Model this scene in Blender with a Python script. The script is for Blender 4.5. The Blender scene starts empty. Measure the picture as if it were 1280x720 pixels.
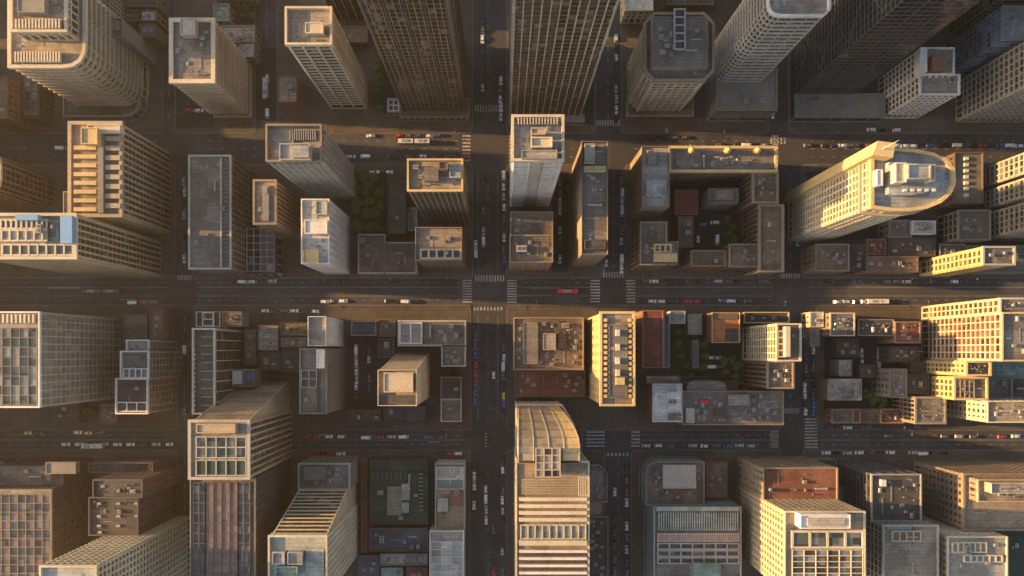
import bpy, math, random
from mathutils import Vector

# ------------------------------------------------------------------ camera, sky, sun, exposure
H = 400.0                 # camera height in metres
M = 0.42                  # metres per photo pixel on the ground
NX, NY = 628.0, 440.0     # photo pixel straight below the camera
SUN_EL, SUN_AZ = math.radians(13.3), math.radians(-86.6)   # azimuth clockwise from +Y
scene = bpy.context.scene
cam = bpy.data.cameras.new('camera')
cam_ob = bpy.data.objects.new('camera', cam)
scene.collection.objects.link(cam_ob)
cam_ob.location = (0, 0, H)
cam.sensor_width = 36
cam.lens = (H / M) / 1280 * 36
cam.shift_x = (640 - NX) / 1280
cam.shift_y = (NY - 360) / 1280
cam.clip_start = 1
cam.clip_end = 6000
scene.camera = cam_ob
world = bpy.data.worlds.new('World')
scene.world = world
world.use_nodes = True
wn = world.node_tree.nodes
sky = wn.new('ShaderNodeTexSky')
sky.sky_type = 'NISHITA'
sky.sun_disc = False
sky.sun_elevation = SUN_EL
sky.sun_rotation = SUN_AZ
sky.dust_density = 2.0
sky.ozone_density = 0.5
sky.air_density = 1.0
bg = wn['Background']
bg.inputs['Strength'].default_value = 0.105
world.node_tree.links.new(sky.outputs[0], bg.inputs['Color'])
sun_dir = Vector((math.sin(SUN_AZ) * math.cos(SUN_EL), math.cos(SUN_AZ) * math.cos(SUN_EL), math.sin(SUN_EL)))
sun = bpy.data.lights.new('sun', 'SUN')
sun.energy = 5.0
sun.angle = math.radians(0.5)
sun.color = (1.0, 0.57, 0.21)
sun_ob = bpy.data.objects.new('sun', sun)
sun_ob.rotation_euler = sun_dir.to_track_quat('Z', 'Y').to_euler()
sun_ob.location = (-600, 60, 300)
scene.collection.objects.link(sun_ob)
scene.view_settings.view_transform = 'Standard'
scene.view_settings.look = 'None'
scene.view_settings.exposure = 1.68
scene.view_settings.gamma = 1.0
scene.view_settings.use_curve_mapping = False

# ------------------------------------------------------------------ helpers
R = random.Random(7)
COL = scene.collection

def W(px, py, z=0.0):
    k = M * (H - z) / H
    return ((px - NX) * k, -(py - NY) * k)

def hs(s):
    return H * (1 - 1 / s)

class MB:
    def __init__(self):
        self.v = []; self.f = []; self.m = []
    def quad(self, a, b, c, d, mi=0):
        n = len(self.v); self.v += [a, b, c, d]; self.f.append((n, n+1, n+2, n+3)); self.m.append(mi)
    def box(self, x0, y0, z0, x1, y1, z1, mi=0, bottom=True):
        n = len(self.v)
        self.v += [(x0,y0,z0),(x1,y0,z0),(x1,y1,z0),(x0,y1,z0),(x0,y0,z1),(x1,y0,z1),(x1,y1,z1),(x0,y1,z1)]
        F = [(4,5,6,7),(0,1,5,4),(1,2,6,5),(2,3,7,6),(3,0,4,7)]
        if bottom: F.append((3,2,1,0))
        for f in F:
            self.f.append(tuple(n+i for i in f)); self.m.append(mi)
    def taper(self, x0, y0, z0, x1, y1, z1, dx, dy, mi=0, mtop=None):
        n = len(self.v)
        self.v += [(x0,y0,z0),(x1,y0,z0),(x1,y1,z0),(x0,y1,z0),(x0+dx,y0+dy,z1),(x1-dx,y0+dy,z1),(x1-dx,y1-dy,z1),(x0+dx,y1-dy,z1)]
        for i, f in enumerate([(4,5,6,7),(0,1,5,4),(1,2,6,5),(2,3,7,6),(3,0,4,7),(3,2,1,0)]):
            self.f.append(tuple(n+i_ for i_ in f)); self.m.append(mtop if (i == 0 and mtop is not None) else mi)
    def prism(self, poly, z0, z1, mi=0, top=True, bottom=False):
        n = len(self.v); k = len(poly)
        self.v += [(x,y,z0) for x,y in poly] + [(x,y,z1) for x,y in poly]
        for i in range(k):
            j = (i+1) % k
            self.f.append((n+i, n+j, n+k+j, n+k+i)); self.m.append(mi)
        if top: self.f.append(tuple(n+k+i for i in range(k))); self.m.append(mi)
        if bottom: self.f.append(tuple(n+k-1-i for i in range(k))); self.m.append(mi)
    def ring(self, po, pi, z0, z1, mi=0):
        n = len(self.v); k = len(po)
        self.v += [(x,y,z0) for x,y in po]+[(x,y,z1) for x,y in po]+[(x,y,z0) for x,y in pi]+[(x,y,z1) for x,y in pi]
        for i in range(k):
            j = (i+1) % k
            for f in ((n+i,n+j,n+k+j,n+k+i),(n+k+i,n+k+j,n+3*k+j,n+3*k+i),(n+2*k+j,n+2*k+i,n+3*k+i,n+3*k+j),(n+j,n+i,n+2*k+i,n+2*k+j)):
                self.f.append(f); self.m.append(mi)
    def obox(self, c, u, nrm, w, d0, d1, z0, z1, mi=0):
        ux, uy = u; nx, ny = nrm; h = w/2
        P = [(c[0]-ux*h+nx*d0, c[1]-uy*h+ny*d0), (c[0]-ux*h+nx*d1, c[1]-uy*h+ny*d1), (c[0]+ux*h+nx*d1, c[1]+uy*h+ny*d1), (c[0]+ux*h+nx*d0, c[1]+uy*h+ny*d0)]
        n = len(self.v)
        self.v += [(x,y,z0) for x,y in P]+[(x,y,z1) for x,y in P]
        for f in ((0,1,5,4),(1,2,6,5),(2,3,7,6),(4,5,6,7)):
            self.f.append(tuple(n+i for i in f)); self.m.append(mi)
    def cyl(self, cx, cy, z0, z1, r, k=10, mi=0, r2=None):
        r2 = r if r2 is None else r2
        n = len(self.v)
        self.v += [(cx+r*math.cos(2*math.pi*i/k), cy+r*math.sin(2*math.pi*i/k), z0) for i in range(k)]
        self.v += [(cx+r2*math.cos(2*math.pi*i/k), cy+r2*math.sin(2*math.pi*i/k), z1) for i in range(k)]
        for i in range(k):
            j = (i+1) % k
            self.f.append((n+i,n+j,n+k+j,n+k+i)); self.m.append(mi)
        self.f.append(tuple(n+k+i for i in range(k))); self.m.append(mi)
    def mesh(self, name, mats, org=(0,0,0)):
        me = bpy.data.meshes.new(name)
        ox, oy, oz = org
        me.from_pydata([(x-ox, y-oy, z-oz) for x,y,z in self.v], [], self.f)
        for m in (mats if isinstance(mats, (list, tuple)) else [mats]): me.materials.append(MAT[m] if isinstance(m, str) else m)
        if any(self.m): me.polygons.foreach_set('material_index', self.m)
        me.update()
        return me
    def build(self, name, mats, parent=None, org=None, kind=None):
        if org is None: org = tuple(parent.location) if parent else (0,0,0)
        ob = bpy.data.objects.new(name, self.mesh(name, mats, org))
        COL.objects.link(ob)
        if parent: ob.parent = parent
        else: ob.location = org
        if kind: ob['kind'] = kind
        return ob

def tag(o, label=None, cat=None, group=None, kind=None):
    if label: o['label'] = label
    if cat: o['category'] = cat
    if group: o['group'] = group
    if kind: o['kind'] = kind
    return o

def empty(name, loc):
    o = bpy.data.objects.new(name, None); o.location = loc; o.empty_display_size = 1
    COL.objects.link(o); return o

def put(name, me, parent, x, y, z, rz=0, sc=None):
    o = bpy.data.objects.new(name, me); COL.objects.link(o)
    if parent:
        o.parent = parent
        p = parent.location; o.location = (x-p.x, y-p.y, z-p.z)
    else: o.location = (x, y, z)
    o.rotation_euler = (0,0,rz)
    if sc: o.scale = sc
    return o

def offset(poly, d):
    out = []; k = len(poly)
    for i in range(k):
        p0, p1, p2 = poly[i-1], poly[i], poly[(i+1) % k]
        a = Vector((p1[0]-p0[0], p1[1]-p0[1])).normalized(); b = Vector((p2[0]-p1[0], p2[1]-p1[1])).normalized()
        na = Vector((a.y, -a.x)); nb = Vector((b.y, -b.x))
        m = na + nb; q = m.dot(m)
        m = m * (2.0 / q) if q > 1e-6 else na
        out.append((p1[0]+m.x*d, p1[1]+m.y*d))
    return out

# ------------------------------------------------------------------ materials
MAT = {}
def new_mat(name):
    m = bpy.data.materials.new(name); m.use_nodes = True
    nt = m.node_tree; b = nt.nodes['Principled BSDF']
    MAT[name] = m
    return m, nt, b
def nd(nt, t, **kw):
    n = nt.nodes.new(t)
    for k, v in kw.items(): setattr(n, k, v)
    return n
def noise(nt, vec, scale, detail=4, rough=.6):
    n = nd(nt, 'ShaderNodeTexNoise'); n.inputs['Scale'].default_value = scale
    n.inputs['Detail'].default_value = detail; n.inputs['Roughness'].default_value = rough
    nt.links.new(vec, n.inputs['Vector']); return n.outputs['Fac']
def ramp(nt, fac, a, b, lo=.3, hi=.7):
    n = nd(nt, 'ShaderNodeMapRange'); nt.links.new(fac, n.inputs['Value'])
    n.inputs['From Min'].default_value = lo; n.inputs['From Max'].default_value = hi
    n.inputs['To Min'].default_value = a; n.inputs['To Max'].default_value = b
    return n.outputs[0]
def mul(nt, a, b):
    n = nd(nt, 'ShaderNodeMath', operation='MULTIPLY'); nt.links.new(a, n.inputs[0]); nt.links.new(b, n.inputs[1]); return n.outputs[0]
def tint(nt, col, fac):
    n = nd(nt, 'ShaderNodeVectorMath', operation='SCALE'); n.inputs[0].default_value = col
    nt.links.new(fac, n.inputs['Scale']); return n.outputs[0]
def surf(name, col, rough=.85, big=.18, streak=.15, grain=.12, bump=.0, spec=.25, patch=0):
    """weathered mineral / painted surface: broad tone drift, run-off streaks, grain"""
    m, nt, b = new_mat(name)
    g = nd(nt, 'ShaderNodeNewGeometry').outputs['Position']
    f = ramp(nt, noise(nt, g, .045, 3), 1-big, 1+big)
    f = mul(nt, f, ramp(nt, noise(nt, g, .9, 5, .7), 1-grain, 1+grain))
    mp = nd(nt, 'ShaderNodeMapping'); mp.inputs['Scale'].default_value = (.9, .9, .06); nt.links.new(g, mp.inputs[0])
    f = mul(nt, f, ramp(nt, noise(nt, mp.outputs[0], 1.0, 3), 1-streak, 1+streak*.6))
    if patch:
        v = nd(nt, 'ShaderNodeTexVoronoi', distance='CHEBYCHEV'); v.inputs['Scale'].default_value = .13; nt.links.new(g, v.inputs['Vector'])
        sp = nd(nt, 'ShaderNodeSeparateColor'); nt.links.new(v.outputs['Color'], sp.inputs[0])
        f = mul(nt, f, ramp(nt, sp.outputs[0], 1-patch, 1+patch, 0, 1))
        f = mul(nt, f, ramp(nt, noise(nt, g, .22, 6, .75), 1-patch*.8, 1+patch*.6, .35, .65))
        br = nd(nt, 'ShaderNodeTexBrick'); nt.links.new(g, br.inputs['Vector']); br.inputs['Scale'].default_value = .25; br.inputs['Mortar Size'].default_value = .022; br.inputs['Brick Width'].default_value = 1.7; br.inputs['Row Height'].default_value = .42
        br.inputs['Color1'].default_value = (1,1,1,1); br.inputs['Color2'].default_value = (.84,.84,.84,1); br.inputs['Mortar'].default_value = (.6,.6,.6,1)
        sb = nd(nt, 'ShaderNodeSeparateColor'); nt.links.new(br.outputs['Color'], sb.inputs[0]); f = mul(nt, f, sb.outputs[0])
    nt.links.new(tint(nt, col, f), b.inputs['Base Color'])
    b.inputs['Roughness'].default_value = rough
    b.inputs['Specular IOR Level'].default_value = spec
    return m
def glass(name, col, bay=3.0, fl=3.5, rough=.12, var=.7, spec=.6, blind=.0):
    """window glass: every pane has its own tone and a slightly different tilt"""
    m, nt, b = new_mat(name)
    g = nd(nt, 'ShaderNodeNewGeometry')
    d = nd(nt, 'ShaderNodeVectorMath', operation='DIVIDE'); nt.links.new(g.outputs['Position'], d.inputs[0]); d.inputs[1].default_value = (bay, bay, fl)
    a = nd(nt, 'ShaderNodeVectorMath', operation='ADD'); nt.links.new(d.outputs[0], a.inputs[0]); a.inputs[1].default_value = (.013, .017, .011)
    fo = nd(nt, 'ShaderNodeVectorMath', operation='FLOOR'); nt.links.new(a.outputs[0], fo.inputs[0])
    w = nd(nt, 'ShaderNodeTexWhiteNoise'); nt.links.new(fo.outputs[0], w.inputs['Vector'])
    f = ramp(nt, w.outputs['Value'], 1-var, 1+var, 0, 1)
    c = tint(nt, col, f)
    if blind:
        mx = nd(nt, 'ShaderNodeMix', data_type='RGBA'); nt.links.new(c, mx.inputs[6]); mx.inputs[7].default_value = (.17, .15, .12, 1)
        gt = nd(nt, 'ShaderNodeMath', operation='GREATER_THAN'); nt.links.new(w.outputs['Value'], gt.inputs[0]); gt.inputs[1].default_value = 1-blind
        nt.links.new(gt.outputs[0], mx.inputs[0]); c = mx.outputs[2]
    nt.links.new(c, b.inputs['Base Color'])
    s = nd(nt, 'ShaderNodeVectorMath', operation='SUBTRACT'); nt.links.new(w.outputs['Color'], s.inputs[0]); s.inputs[1].default_value = (.5, .5, .5)
    s2 = nd(nt, 'ShaderNodeVectorMath', operation='SCALE'); nt.links.new(s.outputs[0], s2.inputs[0]); s2.inputs['Scale'].default_value = .05
    n = nd(nt, 'ShaderNodeVectorMath', operation='ADD'); nt.links.new(g.outputs['Normal'], n.inputs[0]); nt.links.new(s2.outputs[0], n.inputs[1])
    nn = nd(nt, 'ShaderNodeVectorMath', operation='NORMALIZE'); nt.links.new(n.outputs[0], nn.inputs[0]); nt.links.new(nn.outputs[0], b.inputs['Normal'])
    b.inputs['Roughness'].default_value = rough
    b.inputs['Specular IOR Level'].default_value = spec
    return m
for n_, c_ in dict(concrete=(.20,.185,.165), concrete_light=(.35,.325,.285), beige=(.37,.30,.21), cream=(.49,.42,.31), tan=(.23,.18,.135),
                   brown=(.13,.095,.075), brick=(.21,.105,.075), charcoal=(.06,.056,.055), white_wall=(.62,.59,.54), teal_grey=(.17,.22,.22),
                   gold_stone=(.50,.37,.19), purple_grey=(.105,.085,.09), red_brown=(.22,.10,.07), rose=(.36,.23,.18)).items():
    surf(n_, c_)
for n_, c_ in dict(roof_grey=(.165,.148,.13), roof_brown=(.15,.115,.09), roof_dark=(.075,.069,.064), roof_light=(.30,.275,.24), roof_white=(.50,.48,.45),
                   roof_tan=(.27,.215,.155), roof_green=(.035,.06,.045), roof_red=(.17,.055,.045), roof_sunlit_orange=(.36,.16,.07), roof_blue=(.085,.09,.11),
                   roof_teal=(.17,.24,.21), roof_pale_green=(.36,.38,.33), roof_pale_blue=(.29,.30,.295), roof_rust=(.17,.075,.05)).items():
    surf(n_, c_, .9, .2, 0, .2, patch=.22)
surf('metal_light', (.27,.265,.255), .45, .12, .1, .08, spec=.5)
surf('metal_dark', (.08,.08,.085), .5, .12, .1, .08, spec=.5)
surf('metal_white', (.55,.54,.51), .5, .08, .08, .05, spec=.4)
surf('blue_panel', (.16,.30,.48), .35, .1, .1, .06, spec=.5)
surf('bright_blue', (.03,.15,.35), .5); surf('bright_red', (.45,.03,.02), .5); surf('bright_yellow', (.70,.42,.03), .5)
surf('rubber', (.012,.012,.012), .8); surf('bark', (.07,.05,.035), .95)
surf('paving', (.098,.082,.069), .9, .15, 0, .2, patch=.12)
surf('kerb', (.15,.137,.125), .9, .15, 0, .2)
surf('paint', (.33,.315,.29), .8, .35, 0, .6)
surf('lane_asphalt', (.042,.040,.039), .9, .2, 0, .2, patch=.2)
surf('soil', (.035,.055,.02), 1, .3, 0, .3)
glass('glass_dark', (.024,.026,.031), blind=.03); glass('glass_brown', (.060,.046,.031), var=.45, blind=.12); glass('glass_grey', (.055,.058,.06), blind=.2)
glass('glass_blue', (.09,.20,.34)); glass('glass_green', (.055,.072,.058), blind=.12); glass('glass_red', (.12,.05,.04), blind=.06)
glass('glass_pale', (.20,.20,.17), rough=.2, var=.35, blind=.15); glass('glass_teal', (.02,.05,.06)); glass('glass_navy', (.012,.017,.026), var=.5, rough=.08)
glass('glass_rose', (.15,.105,.085), var=.35, rough=.2); glass('arch_glass', (.25,.22,.17), var=.25, rough=.25)
glass('car_glass', (.01,.011,.013), var=.1)
def asphalt():
    m, nt, b = new_mat('asphalt')
    g = nd(nt, 'ShaderNodeNewGeometry').outputs['Position']
    f = ramp(nt, noise(nt, g, .03, 4), .78, 1.22)
    f = mul(nt, f, ramp(nt, noise(nt, g, 2.5, 4), .85, 1.15))
    v = nd(nt, 'ShaderNodeTexVoronoi', distance='CHEBYCHEV'); v.inputs['Scale'].default_value = .06; nt.links.new(g, v.inputs['Vector'])
    sp = nd(nt, 'ShaderNodeSeparateColor'); nt.links.new(v.outputs['Color'], sp.inputs[0])
    f = mul(nt, f, ramp(nt, sp.outputs[0], .78, 1.25, 0, 1))
    nt.links.new(tint(nt, (.043,.043,.046), f), b.inputs['Base Color']); b.inputs['Roughness'].default_value = .85
asphalt()
def leafmat():
    m, nt, b = new_mat('leaves')
    g = nd(nt, 'ShaderNodeNewGeometry')
    f = ramp(nt, g.outputs['Random Per Island'], .5, 1.6, 0, 1)
    nt.links.new(tint(nt, (.085,.15,.04), f), b.inputs['Base Color']); b.inputs['Roughness'].default_value = .7
leafmat()

# ------------------------------------------------------------------ ground, roads, blocks
def rect(x0, y0, x1, y1, z=0):          # photo-pixel rectangle at height z -> CCW world polygon
    a = W(x0, y1, z); c = W(x1, y0, z)
    return [(a[0],a[1]), (c[0],a[1]), (c[0],c[1]), (a[0],c[1])]
def slab(name, poly, z0, z1, mat, kind='structure', parent=None, **kw):
    mb = MB(); mb.prism(poly, z0, z1); o = mb.build(name, mat, parent)
    if not parent: o['kind'] = kind
    return o
mb = MB(); mb.quad((-600,-600,-.30),(600,-600,-.30),(600,600,-.30),(-600,600,-.30)); tag(mb.build('ground', 'paving'), kind='structure')
XL, XR, YT, YB = -420, 1700, -330, 1000
ROW = [(YT,167),(205,348),(381,538),(562,YB)]
HST = [(167,205),(348,381),(538,562)]
BLK = [[(XL,204),(219,320),(346,591),(633,745),(776,962),(985,XR)],
       [(XL,220),(240,591),(633,754),(781,974),(1001,XR)],
       [(XL,222),(242,589),(633,975),(1021,XR)],
       [(XL,222),(242,588),(632,757),(789,977),(1003,XR)]]
mb = MB()
p = rect(XL-300, YT-250, XR+300, YB+350); mb.prism(p, -.2, 0.0); tag(mb.build('road', 'asphalt'), kind='structure')
def rounded(poly, r=2.6, k=4):
    out = []; n = len(poly)
    for i in range(n):
        p0, p1, p2 = map(Vector, (poly[i-1], poly[i], poly[(i+1) % n]))
        a = p1 + (p0-p1).normalized()*r; b = p1 + (p2-p1).normalized()*r
        for j in range(k+1):
            t = j/k; q = a*(1-t)**2 + p1*2*t*(1-t) + b*t*t; out.append((q.x, q.y))
    return out
for (y0, y1), bl in zip(ROW, BLK):
    for x0, x1 in bl:
        po = rounded(rect(x0, y0, x1, y1)); pi = offset(po, -.35)
        o = slab('pavement', pi, 0.0, .15, 'paving')
        k = MB(); k.ring(po, pi, 0.0, .155); kb = k.build('kerb', 'kerb', o)
# painted lines and rails
def strip(mb, x0, y0, x1, y1, z=.006):
    a = W(x0, y0); b = W(x1, y1)
    mb.quad((min(a[0],b[0]), min(a[1],b[1]), z), (max(a[0],b[0]), min(a[1],b[1]), z), (max(a[0],b[0]), max(a[1],b[1]), z), (min(a[0],b[0]), max(a[1],b[1]), z))
def dashes_h(y, x0, x1, on=7, off=9, w=.45, name='lane_marking'):
    mb = MB(); x = x0
    while x < x1:
        strip(mb, x, y-w/2, min(x+on, x1), y+w/2); x += on+off
    tag(mb.build(name, 'paint'), kind='structure')
def dashes_v(x, y0, y1, on=6, off=8, w=.45, name='lane_marking'):
    mb = MB(); y = y0
    while y < y1:
        strip(mb, x-w/2, y, x+w/2, min(y+on, y1)); y += on+off
    tag(mb.build(name, 'paint'), kind='structure')
XS = [(-60,212),(246,582),(642,742),(792,966),(1012,1340)]
for x0, x1 in XS:
    for y, on, off in ((186,6,8),(176,4,10),(196,4,10)): dashes_h(y, x0, x1, on, off)
    for y, on, off in ((353.5,4,9),(359,3000,0),(370,3000,0),(375,4,9)): dashes_h(y, x0, x1, on, off, .35)
    for y, on, off in ((544,5,9),(550,3000,0),(556,5,9)): dashes_h(y, x0, x1, on, off, .4)
mb = MB()
for y in (361.2,363.6,365.6,368.0): strip(mb, XL, y-.12, XR, y+.12, .004)
tag(mb.build('tram_rail', 'metal_dark'), kind='structure')
VS = [(230,232),(611,612),(767,769),(989,996)]
for yr in ((-40,150),(218,335),(395,526),(576,780)):
    for i, x in enumerate((211 if yr[0] < 0 else 231, 610, (760 if yr[0] < 0 else 767 if yr[0] < 300 else 773), (973 if yr[0] < 0 else 988))):
        if yr[0] == 395 and i == 2: continue
        dashes_v(x, yr[0], yr[1])
for x in (597.5, 622): dashes_v(x, 218, 335, 300, 0, .35); dashes_v(x, 395, 526, 300, 0, .35)
dashes_v(333, -40, 150)
def zebra_h(x0, x1, y0, y1, n):      # stripes side by side along x
    mb = MB(); w = (x1-x0)/n
    for i in range(n): strip(mb, x0+i*w, y0, x0+i*w+w*.5, y1)
    tag(mb.build('crosswalk', 'paint'), kind='structure')
def zebra_v(x0, x1, y0, y1, n):
    mb = MB(); w = (y1-y0)/n
    for i in range(n): strip(mb, x0, y0+i*w, x1, y0+i*w+w*.45)
    tag(mb.build('crosswalk', 'paint'), kind='structure')
for a in ((594,629,131,140,11),(594,632,344,352,11),(746,776,150,157,9),(754,781,340,347,8),(751,757,334,343,3),(222,240,344,350,7),(963,984,172,180,5),(759,788,527,532,12),
          (976,1000,510,517,10),(976,1001,342,348,8),(759,788,566,570,6),(592,630,384,388,9)): zebra_h(*a)
for a in ((578,590,350,380,9),(634,646,350,380,9),(738,750,350,380,8),(783,794,350,380,8),(1006,1022,523,562,10),(733,756,539,561,5),(789,800,539,561,5),(963,973,539,561,8),
          (578,588,169,204,8),(636,646,169,204,8),(965,973,169,204,7)): zebra_v(*a)
mb = MB()
for y in (541, 545, 549, 553, 557): strip(mb, 606, y, 609, y+1.6)
for x0, x1, y in ((290,320,551.5),(393,414,543),(535,550,552),(96,100,186),(60,100,359.6),(150,170,374)): strip(mb, x0, y, x1, y+.8)
tag(mb.build('turning_marking', 'paint'), kind='structure')
# in-block asphalt yards and lanes
for a in ((690,214,711,340),(432,420,490,512),(838,232,925,312),(1030,402,1160,512),(320,60,345,150),(478,62,500,142),(640,60,742,156),(372,392,392,520),(242,412,276,530),
          (1008,214,1140,300),(452,690,536,760),(885,428,927,500),(220,84,268,160)):
    slab('yard', rect(*a), .15, .158, 'lane_asphalt')
slab('garden_bed', rect(441,214,484,296), .15, .21, 'soil')
slab('garden_bed', rect(838,394,884,470), .15, .21, 'soil')
slab('garden_bed', rect(896,446,926,486), .158, .22, 'soil')
slab('garden_bed', rect(905,268,922,308), .158, .22, 'soil')
slab('garden_bed', rect(469,72,479,138), .15, .21, 'soil')
slab('tram_platform', rect(664,359.5,700,361), .0, .28, 'kerb')
slab('tram_platform', rect(640,368.5,690,370), .0, .28, 'kerb')
# ------------------------------------------------------------------ building kit
# facade styles: core, band material, band height, pier material, pier width, bay, floor, band depth, pier depth
FAC = {
 'grid_light': ('glass_grey','concrete_light',1.1,'concrete_light',.55,3.2,3.6,.45,.6),
 'grid_white': ('glass_grey','white_wall',1.0,'white_wall',.5,3.2,3.5,.4,.55),
 'grid_beige': ('glass_brown','beige',1.2,'beige',.7,3.2,3.6,.5,.65),
 'grid_cream': ('glass_brown','cream',.85,'cream',.55,3.6,3.6,.45,.6),
 'grid_brown': ('glass_dark','brown',.9,'tan',.35,2.6,3.5,.3,.6),
 'grid_gold':  ('glass_brown','gold_stone',1.3,'gold_stone',.9,3.0,3.5,.5,.7),
 'grid_grey':  ('glass_dark','concrete',1.1,'concrete',.6,3.2,3.6,.4,.55),
 'louvre_white': ('glass_grey','white_wall',1.5,'white_wall',.45,6.0,3.7,.7,.9),
 'bands_grey': ('glass_grey','concrete',1.5,'concrete',.5,12,3.6,.5,.35),
 'bands_light': ('glass_dark','concrete_light',1.1,'concrete_light',.3,6,3.8,.6,.35),
 'bands_beige': ('glass_brown','beige',1.8,'beige',.5,12,4.0,.9,.5),
 'bands_dark': ('glass_dark','metal_dark',1.2,'metal_dark',.3,6,3.6,.35,.45),
 'bands_teal': ('glass_navy','teal_grey',1.0,'teal_grey',.3,7,3.6,.4,.3),
 'curtain_dark': ('glass_brown','brown',.7,'tan',.3,2.4,3.6,.15,.3),
 'curtain_mull': ('glass_dark','charcoal',.8,'concrete_light',.45,4.6,3.6,.2,.7),
 'curtain_navy': ('glass_navy','metal_dark',.4,'metal_dark',.12,3.4,3.6,.14,.1),
 'curtain_green': ('glass_green','metal_light',.4,'metal_light',.25,3.2,3.6,.2,.3),
 'curtain_blue': ('glass_blue','metal_light',.4,'metal_light',.2,2.6,3.4,.15,.2),
 'punch_tan': ('glass_dark','tan',1.7,'tan',1.7,3.4,3.6,.4,.42),
 'punch_beige': ('glass_dark','beige',1.6,'beige',1.5,3.2,3.5,.4,.42),
 'punch_brown': ('glass_dark','brown',1.8,'brown',1.7,3.4,3.6,.35,.37),
 'punch_cream': ('glass_dark','cream',1.6,'cream',1.5,3.2,3.5,.4,.42),
 'punch_brick': ('glass_dark','brick',1.8,'brick',1.7,3.4,3.6,.35,.37),
 'punch_purple': ('glass_dark','purple_grey',2.0,'purple_grey',2.2,4.2,3.8,.35,.37),
 'punch_charcoal': ('glass_grey','charcoal',2.0,'charcoal',1.9,3.4,3.6,.3,.32),
 'punch_white': ('glass_dark','white_wall',1.7,'white_wall',1.6,3.4,3.5,.35,.37),
 'punch_concrete': ('glass_dark','concrete',1.7,'concrete',1.6,3.4,3.6,.35,.37),
 'fins_tan': ('glass_dark','tan',.6,'tan',.8,2.2,3.6,.2,.8),
 'fins_light': ('glass_grey','concrete_light',.5,'concrete_light',.6,2.2,3.6,.2,.7),
 'fins_brown': ('glass_dark','brown',.5,'brown',.9,2.2,3.6,.2,.7),
 'lattice_gold': ('glass_brown','cream',.95,'cream',.85,3.0,3.2,.6,.62),
 'lattice_red': ('glass_red','cream',.6,'cream',.5,3.6,3.6,.5,.55),
 'plain_cream': ('cream','cream',.3,'cream',.3,14,14,.08,.1),
 'plain_tan': ('tan','tan',.3,'tan',.3,9,9,.08,.1),
 'plain_beige': ('beige','beige',.3,'beige',.3,9,9,.1,.08),
 'plain_brown': ('brown','brown',.4,'brown',.4,8,8,.1,.12),
 'plain_grey': ('concrete','concrete',.3,'concrete',.4,8,8,.1,.12),
 'plain_white': ('white_wall','white_wall',.3,'white_wall',.3,10,10,.1,.12),
 'plain_brick': ('brick','brick',.3,'brick',.4,7,7,.1,.12),
 'plain_dark': ('charcoal','charcoal',.3,'charcoal',.4,7,7,.1,.12),
 'mull_brown': ('glass_brown','brown',.9,'concrete_light',.42,3.3,3.6,.2,.6),
 'frame_cream': ('glass_dark','cream',.65,'cream',.8,6.2,3.6,.5,.75),
 'fins_pale': ('glass_pale','concrete_light',.35,'concrete_light',.5,3.4,3.8,.2,.5),
 'fins_beige': ('glass_brown','beige',.3,'beige',.8,2.9,3.8,.1,1.1),
 'fins_grey': ('glass_grey','concrete',.5,'concrete',.6,3.0,3.8,.25,.7),
 'bands_balcony': ('glass_dark','beige',1.0,'beige',.35,5.5,3.5,1.3,.3),
 'yellow': ('glass_brown','gold_stone',2.0,'gold_stone',2.0,4.2,3.8,.25,.27),
}
UNIT = {}
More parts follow.
